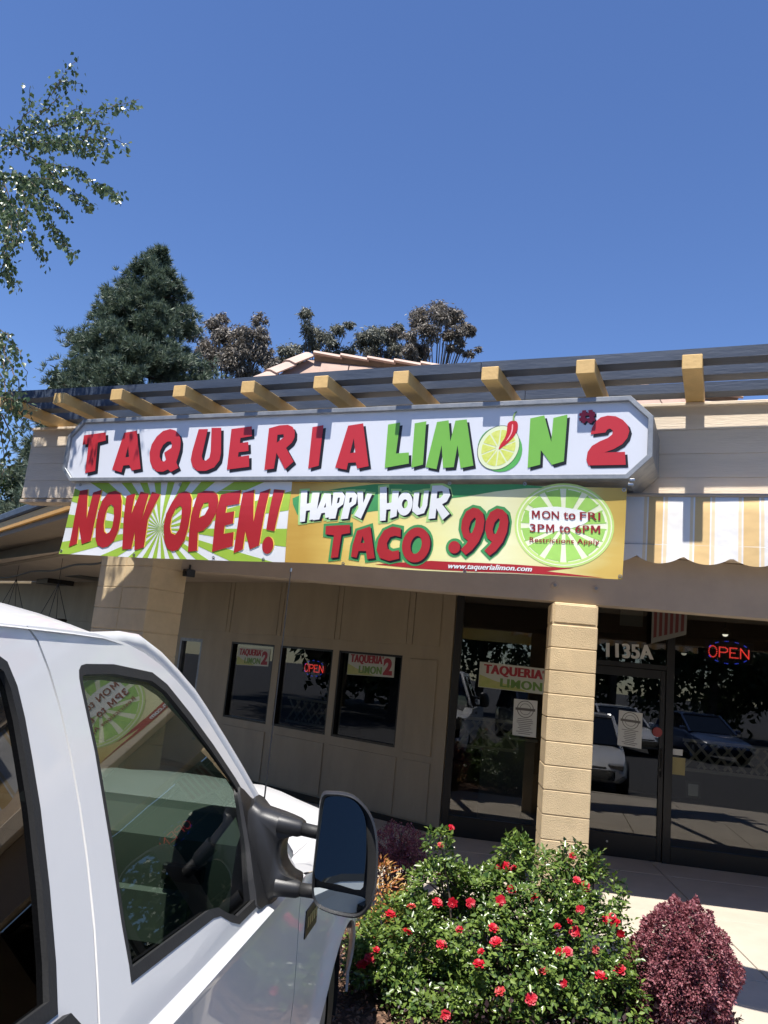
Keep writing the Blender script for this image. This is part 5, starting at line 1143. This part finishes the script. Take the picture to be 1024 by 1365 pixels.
barberry('barberry_shrub', 470, 1365, 4.75, (.45, .35, .15), 3000, 'low dark red plant at the foot of the rose bush by the tyre', .3, .018)
c = ahead(500, 1205, 5.45); NA = empty('nandina_shrub', (c.x, c.y, .02), 'small yellow and orange leaved shrub beside the truck mirror', 'shrub'); p, d = shell_points(c, (.22, .22, .30), 900, .3, -.9); L = RNG.uniform(.03, .055, len(p)); leaf_mesh('leaves', p, unit(d + rnd(len(p)) * .7), unit(rnd(len(p)) * .6 + np.array([0, 0, 1])), L, L * .35, LM_nan, NA, .2, 'stuff')
mb = MB()
for i in range(9): mb.tube([(c.x + RNG.uniform(-.05, .05), c.y + RNG.uniform(-.05, .05), 0), (c.x + RNG.uniform(-.15, .15), c.y + RNG.uniform(-.15, .15), c.z + RNG.uniform(0, .25))], [.006, .003], 5)
mb.build('stems', M_twig, NA)
n = 9000; S_ = RNG.uniform(-5.0, 1.0, n); Dd = RNG.uniform(-2.75, -.98, n); P = np.array([tuple(sd(a, b, .045)) for a, b in zip(S_, Dd)]); P[:, 2] += RNG.uniform(-.01, .03, n); L = RNG.uniform(.02, .055, n)
leaf_mesh('leaf_litter', P, unit(rnd(n) * np.array([1, 1, .25])), unit(rnd(n) * .5 + np.array([0, 0, 1])), L, L * .5, LM_dry, None, .15, 'stuff')
n = 5000; S_ = RNG.uniform(-2.4, .9, n); Dd = RNG.normal(-2.0, .28, n).clip(-2.7, -1.1); P = np.array([tuple(sd(a, b, .06)) for a, b in zip(S_, Dd)]); P[:, 2] += RNG.random(n) ** 2 * .16; L = RNG.uniform(.02, .045, n)
leaf_mesh('ground_cover', P, unit(rnd(n) + np.array([0, 0, .6])), unit(rnd(n) * .6 + np.array([0, 0, 1])), L, L * .6, LM_dark, None, .15, 'stuff')

# ------------------------------------------------------------------ birch hanging in from the left
YBR = 4.35; BT = empty('birch_tree', (-6.6, 4.1, -.13), 'birch with drooping leafy twigs hanging in from the left edge', 'tree')
bz = lambda pts: [at_y(x / 2.731, 40 + y / 2.731, YBR + .25 * sin(x * .02 + y * .013)) for x, y in pts]
trunk = [(-6.6, 4.1, -.13), (-6.55, 4.1, 1.5), (-6.45, 4.15, 3.2), (-6.3, 4.2, 4.6), (-6.2, 4.2, 6.2), (-6.15, 4.2, 8.0)]
MB().tube(trunk, [.16, .14, .12, .10, .07, .02], 12).build('trunk', mat('birch_bark', (.42, .40, .36), .8, c2=(.12, .10, .09), scale=5, bump=.01, stretch=(1, 1, 6)), BT, True)
root = Vector((-6.3, 4.2, 4.7)); paths = [[(-60, 470), (0, 440), (40, 410), (110, 350), (150, 300), (190, 230), (240, 150), (285, 95)], [(110, 385), (220, 340), (320, 305), (400, 280), (505, 252)], [(100, 410), (190, 400), (300, 430), (400, 450)], [(110, 410), (300, 390), (390, 400), (472, 412)], [(40, 415), (150, 480), (250, 500), (350, 560), (440, 600)], [(150, 470), (230, 570), (340, 640)], [(-60, 520), (0, 520), (60, 525), (100, 560), (150, 650), (200, 730), (272, 818)], [(60, 525), (90, 620), (100, 700), (170, 850)], [(-60, 520), (0, 525), (40, 620), (30, 760), (25, 860), (60, 935)], [(10, 560), (20, 700), (15, 850), (5, 930)], [(40, 420), (55, 370), (105, 290), (110, 205)], [(60, 520), (120, 560), (180, 620), (250, 670)], [(150, 300), (200, 260), (235, 235)], [(-40, 400), (10, 365), (30, 360)], [(80, 400), (150, 330), (150, 340)], [(100, 540), (180, 540), (290, 600), (335, 645)], [(-60, 1080), (0, 1090), (40, 1130), (75, 1180), (95, 1290)], [(0, 1100), (20, 1180), (60, 1260), (80, 1330), (120, 1380)], [(-30, 1100), (10, 1200), (20, 1320), (30, 1400)], [(40, 1340), (80, 1420), (60, 1470)], [(10, 1400), (40, 1480), (20, 1540), (30, 1600)], [(-40, 1300), (0, 1420), (10, 1560), (5, 1640)], [(10, 1340), (40, 1380), (90, 1400), (120, 1395)], [(-50, 1150), (0, 1260), (50, 1330), (50, 1400)], [(190, 230), (215, 190), (260, 190), (295, 192)], [(200, 340), (260, 300), (300, 265)], [(300, 400), (340, 350), (400, 340)], [(-40, 600), (0, 640), (40, 700), (50, 800), (20, 880)], [(-40, 560), (20, 600), (70, 680), (60, 780)]]
CP = []
for ip, pts in enumerate(paths):
    q = bz(pts); k = len(q); dense = []
    for i in range(k - 1):
        for t in range(5): dense.append(q[i].lerp(q[i + 1], t / 5) + Vector(tuple(RNG.normal(size=3) * .008)))
    dense.append(q[-1]); mb = MB(); mb.tube(dense, list(np.linspace(.0065, .0018, len(dense))), 5); mb.build('branch', M_twig, BT)
    for i in range(len(dense) - 1):
        L_ = (dense[i + 1] - dense[i]).length; m_ = max(1, int(L_ / (.017 if 16 <= ip <= 23 else .0085)))
        for t in range(m_): CP.append(np.array(dense[i].lerp(dense[i + 1], RNG.random())) + RNG.normal(size=3) * np.array([.022, .04, .022]) + np.array([0, 0, -.012]))
for b, e, r_ in ((root, bz([(-60, 470)])[0], .03), (root + UZ * .6, bz([(-60, 520)])[0], .03), (Vector((-6.4, 4.15, 3.9)), bz([(-60, 1080)])[0], .025), (Vector((-6.4, 4.15, 3.9)), bz([(-40, 1300)])[0], .02)): MB().tube([b, b.lerp(e, .5) + UZ * .15, e], [r_, r_ * .7, .008], 7).build('limb', M_twig, BT, True)
# crown outside the frame, dense enough to dapple the sign
for i in range(3200):
    p = np.array([-6.9, 4.0, 6.6]) + RNG.normal(size=3) * np.array([.6, .6, .9]); d_ = Vector(p) - CAM
    if 512 + FOC * d_.dot(RGT) / d_.dot(FWD) < -20: CP.append(p)
CP = np.array(CP); n = len(CP); D = unit(RNG.normal(size=(n, 3)) * .6 + np.array([0, 0, -.9])); L = RNG.uniform(.034, .056, n); leaf_mesh('leaves', CP, D, unit(rnd(n) + np.array([.1, -.4, .3])), L, L * .72, LM_birch, BT, .12, 'stuff')

# ------------------------------------------------------------------ pine behind the roof
apx = ahead(214, 333, 26); PB = Vector((apx.x - .05, apx.y, -.1)); PT = empty('pine_tree', PB, 'tall dark blue-green pine standing behind the roof on the left', 'tree')
MB().tube([PB, PB + UZ * 5, PB + UZ * 10, apx], [.30, .24, .14, .015], 10).build('trunk', M_bark, PT, True)
tc = []; td = []; mb = MB()
H0 = apx.z
def prad(z):
    h = H0 - z; return .05 + 1.2 * (1 - math.exp(-h / 2.4)) + .30 * h
z = H0 - .15; kk = 0
while z > 4.5:
    nb_ = 7 + int(RNG.integers(0, 3)) if z < H0 - 1 else 5
    for k in range(nb_):
        a = RNG.uniform(0, 2 * pi); R_ = prad(z) * RNG.uniform(.80, 1.06); rise = RNG.uniform(.05, .45) * R_ * (.8 if z > H0 - 3 else .3); b = np.array([PB.x, PB.y, z]); e = b + np.array([cos(a) * R_, sin(a) * R_, rise - .10 * R_]); mid = (b + e) / 2 + np.array([0, 0, -.08 * R_])
        mb.tube([b, mid, e], [.035, .022, .008], 5); m_ = 9 + int(R_ * 22)
        for t in range(m_):
            s_ = .25 + .75 * RNG.random() ** .6; p = (1 - s_) ** 2 * b + 2 * s_ * (1 - s_) * mid + s_ * s_ * e; p = p + RNG.normal(size=3) * np.array([.16, .16, .12]) * (.4 + R_ * .35); tc.append(p); td.append(unit(np.array([cos(a), sin(a), .55]) + RNG.normal(size=3) * .5))
    z -= RNG.uniform(.20, .32)
for t in range(30): p = np.array([apx.x, apx.y, H0 - RNG.random() * .9]) + RNG.normal(size=3) * .07; tc.append(p); td.append(unit(np.array([0, 0, 1.]) + RNG.normal(size=3) * .5))
mb.build('branches', M_bark, PT); tc = np.array(tc); td = np.array(td); nn = 22; C = np.repeat(tc, nn, 0); D = unit(np.repeat(td, nn, 0) * .9 + rnd(len(C)) * .8); L = RNG.uniform(.14, .27, len(C))
leaf_mesh('needles', C, D, rnd(len(C)), L, np.full(len(C), .024), LM_pine, PT, 0, 'stuff')

# ------------------------------------------------------------------ gum trees far behind, street trees behind the camera
def blob_tree(name, blobs, t, base, label, lm, per=1000, lsize=.19, cat='tree', group=None, world=False, aspect=.28, droop=.9):
    """tree from leaf clumps (centre px, radius px) at distance t, on limbs from one trunk"""
    cs = [(Vector(b[:3]), b[3]) if world else (ahead(b[0], b[1], t + RNG.uniform(-.8, .8)), b[2] * t / FOC) for b in blobs]
    if not world: cs += [(c + Vector(tuple(RNG.normal(size=3) * r * .9)), r * .62) for c, r in list(cs) for q_ in range(2)]
    o = empty(name, base, label, cat, group); ctr_ = sum((c for c, r in cs), Vector()) / len(cs); zmin = min(c.z - r for c, r in cs); base = Vector(base); fork = Vector((base.x * .4 + ctr_.x * .6, base.y * .4 + ctr_.y * .6, base.z + (zmin - base.z) * .85))
    MB().tube([base, base.lerp(fork, .5) + Vector((.15, 0, 0)), fork], [.30, .24, .17], 10).build('trunk', M_bark, o, True); mb = MB(); P = []
    for c, r in cs:
        mb.tube([fork, fork.lerp(c, .5) + Vector((0, 0, -.1 * r)), c + UZ * r * .3], [.045, .028, .012], 5); n = int(per * (r / .6) ** 1.6) + 120; nc = max(4, int(n / 34)); sub_ = np.array(c) + rnd(nc) * r * (RNG.random((nc, 1)) ** .5) * np.array([1, 1, .85]); P.append(np.repeat(sub_, n // nc + 1, 0)[:n] + RNG.normal(size=(n, 3)) * r * .21)
    mb.build('limbs', M_bark, o); P = np.vstack(P); n = len(P); D = unit(rnd(n) + np.array([0, 0, -droop])); L = RNG.uniform(.6, 1.3, n) * lsize
    leaf_mesh('crown', P, D, rnd(n), L, L * aspect, lm, o, .1, 'stuff'); return o
gt = 'gum trees behind the roof'
c = ahead(310, 600, 34); blob_tree('gum_tree', [(288, 430, 13), (300, 448, 18), (284, 472, 20), (325, 447, 16), (346, 446, 12), (336, 468, 20), (352, 470, 13), (310, 485, 20), (276, 496, 15), (330, 495, 16)], 34, (c.x, c.y, -.1), 'reddish gum tree next to the tall pine', LM_eucr, group=gt)
c = ahead(418, 600, 36); blob_tree('gum_tree', [(412, 440, 13), (428, 446, 12), (449, 440, 10), (385, 468, 11), (418, 460, 11), (440, 447, 8), (378, 482, 10), (400, 480, 10)], 36, (c.x, c.y, -.1), 'sparse gum tree above the roof peak', LM_euc, group=gt)
c = ahead(498, 600, 37); blob_tree('gum_tree', [(482, 452, 13), (500, 448, 13), (520, 452, 13), (466, 466, 11), (495, 468, 15), (524, 470, 13), (532, 445, 7)], 37, (c.x, c.y, -.1), 'low rounded gum tree right of the roof peak', LM_euc, group=gt)
c = ahead(575, 600, 36); blob_tree('gum_tree', [(558, 424, 15), (585, 417, 15), (607, 424, 13), (622, 438, 9), (548, 448, 12), (575, 443, 16), (598, 446, 9), (562, 468, 14), (545, 470, 10), (629, 470, 5), (602, 464, 6), (612, 455, 6)], 36, (c.x, c.y, -.1), 'tallest and rightmost gum tree behind the roof', LM_eucr, group=gt)
c = ahead(30, 760, 24); blob_tree('broadleaf_tree', [(47, 608, 12), (30, 628, 18), (12, 648, 15), (56, 592, 8), (20, 665, 14), (-15, 640, 25)], 24, (c.x, c.y, -.1), 'bushy tree behind the left end of the sign band', LM_oak, lsize=.11, aspect=.5, droop=.2)
c = ahead(95, 640, 27); blob_tree('broadleaf_tree', [(88, 508, 9), (104, 500, 8), (75, 515, 8)], 27, (c.x, c.y, -.1), 'small treetop just left of the pine', LM_oak, lsize=.12, aspect=.5, droop=.2)
spots = [(-26 + 5.2 * k + RNG.uniform(-1, 1), -23 + RNG.uniform(-3, 2) , RNG.uniform(8, 11)) for k in range(12)] + [(-17, -6, 8), (-21, -1, 9), (-25, -9, 10), (-16, -12, 8), (-29, -3, 10), (-33, -7, 11)]
P = []; mb = MB()                                       # the belt of trees beyond the lot: one dark mass, seen only in the glass
for x, y, h in spots:
    mb.tube([(x, y, -.13), (x + .2, y, h * .4), (x, y, h * .75)], [.28, .2, .08], 8)
    for k in range(17):
        c = np.array([x + RNG.normal() * 1.9, y + RNG.normal() * 1.3, 1.4 + RNG.random() * (h - 2.5)]); r = RNG.uniform(1.2, 1.9); P.append(c + rnd(330) * r * RNG.random((330, 1)) ** .5)
mb.build('tree_belt_trunks', M_bark)['kind'] = 'stuff'; P = np.vstack(P); L = RNG.uniform(.3, .55, len(P)); leaf_mesh('tree_belt', P, rnd(len(P)), rnd(len(P)), L, L * .6, LM_oak, None, .1, 'stuff')

# ------------------------------------------------------------------ cars that show in the shop glass
M_cglass = mat('car_glass', (.012, .014, .016), .06, spec=.9)
def car(name, pos, ang, paint, label, suv=False):
    fwd = Vector((cos(ang), sin(ang), 0)); lft = Vector((-sin(ang), cos(ang), 0)); o = empty(name, pos, label, 'car', 'cars parked across the lot' if 'across' in label else None); pos = Vector(pos)
    def P(x, y, z): return pos + fwd * x + lft * y + UZ * z
    h = 1.72 if suv else 1.46; hb = 1.02 if suv else .92
    st = [(-2.25, .62, .50, .80), (-2.15, .82, .30, hb - .02), (-1.6, .89, .22, hb + .02), (-.6, .90, .20, hb), (.6, .90, .20, hb - .02), (1.2, .89, .20, hb - .10), (1.8, .86, .22, hb - .20), (2.15, .78, .28, hb - .32), (2.28, .60, .38, hb - .42)]
    R = []
    for x, w_, z0, z1 in st: R.append([P(x, s_ * w_ * k, z) for s_, k, z in ((1, .86, z0), (1, 1, z0 + .12), (1, 1, z1 - .18), (1, .95, z1 - .05), (1, .72, z1), (-1, .72, z1), (-1, .95, z1 - .05), (-1, 1, z1 - .18), (-1, 1, z0 + .12), (-1, .86, z0))])
    MB().loft(R, True, True, True).build('body', paint, o, radians(40))
    xr, xf = (-2.05, .95) if suv else (-1.55, .95); g = [(xr, .80, hb - .01), (xr + .35, .70, h - .06), (.05, .68, h - .06), (xf, .80, hb - .04)]
    R = [[P(x, w_, hb - .05), P(x, w_ * .98, z), P(x, -w_ * .98, z), P(x, -w_, hb - .05)] for x, w_, z in g]; MB().loft(R, True, True, True).build('windows', M_cglass, o)
    MB().loft([[P(x, w_, z), P(x, w_ * .8, z + .045), P(x, -w_ * .8, z + .045), P(x, -w_, z)] for x, w_, z in ((xr + .30, .70, h - .075), (xr + .6, .70, h - .055), (-.1, .69, h - .055), (.10, .68, h - .075))], True, True, True).build('roof', paint, o, radians(30))
    for s_ in (1, -1):
        MB().tube([P(xf + .03, s_ * .80, hb - .05), P(.07, s_ * .68, h - .05)], .035, 6).build('pillar', paint, o); MB().tube([P(xr - .02, s_ * .80, hb - .02), P(xr + .34, s_ * .70, h - .05)], .045, 6).build('pillar', paint, o); MB().tube([P(-.45, s_ * .83, hb - .02), P(-.45, s_ * .70, h - .06)], .03, 6).build('pillar', paint, o)
        MB().obox(P(2.12, s_ * .62, hb - .36), fwd * .09, lft * .15, UZ * .06, .03).build('headlight', M_steel, o); MB().obox(P(.78, s_ * .96, hb + .04), fwd * .06, lft * .09, UZ * .06, .03).build('side_mirror', paint, o)
        for x in (1.38, -1.38):
            c = P(x, s_ * .80, .32); w2 = empty('wheel', c); w2.parent = o; w2.location = c - o.location
            MB().loft([[c + lft * s_ * a_ + (fwd * cos(q) + UZ * sin(q)) * r_ for q in [2 * pi * j / 24 for j in range(24)]] for a_, r_ in ((-.1, .2), (-.1, .30), (-.06, .325), (.08, .325), (.115, .30), (.115, .2))]).build('tyre', M_rubber, w2, radians(50)); MB().loft([[c + lft * s_ * a_ + (fwd * cos(q) + UZ * sin(q)) * r_ for q in [2 * pi * j / 20 for j in range(20)]] for a_, r_ in ((.105, .21), (.08, .19), (.09, .05), (.10, 0))]).build('rim', M_steel, w2)
    MB().obox(P(2.2, 0, .45), fwd * .06, lft * .45, UZ * .10, .02).build('grille', M_rubber, o)
    return o
def reflect_shop(p): return p - NS * (2 * (p - S0).dot(NS))
paint = lambda n_, c_: mat(n_, c_, .3, coat=.8, var=.02)
P_w = paint('white_car_paint', (.72, .73, .74)); P_s = paint('silver_car_paint', (.40, .41, .43)); P_d = paint('dark_car_paint', (.03, .035, .045)); P_b = paint('blue_car_paint', (.04, .07, .16))
q = reflect_shop(at_z(812, 1066, -.13)); car('sedan', Vector((q.x + .25, q.y - 2.5, -.13)), radians(107), P_w, 'white sedan reflected in the glass door right of the column')
for i, (x, y, a, pp, s_, lb) in enumerate(((-2.9, -7.4, 88, P_d, False, 'dark sedan parked across the lot, reflected in the shop glass'), (.0, -7.8, 92, P_s, True, 'silver car with tall roof parked across the lot, reflected in the shop glass'), (2.9, -7.3, 90, P_d, True, 'dark tall car parked across the lot, reflected in the shop glass'), (5.8, -7.7, 90, P_w, False, 'white sedan parked across the lot, reflected in the shop glass'), (-5.8, -7.6, 90, P_w, True, 'white tall car parked across the lot, reflected in the shop glass'), (8.7, -7.5, 90, P_b, False, 'blue sedan parked across the lot, reflected in the shop glass'))): car('parked_car', (x, y, -.13), radians(a), pp, lb, s_)
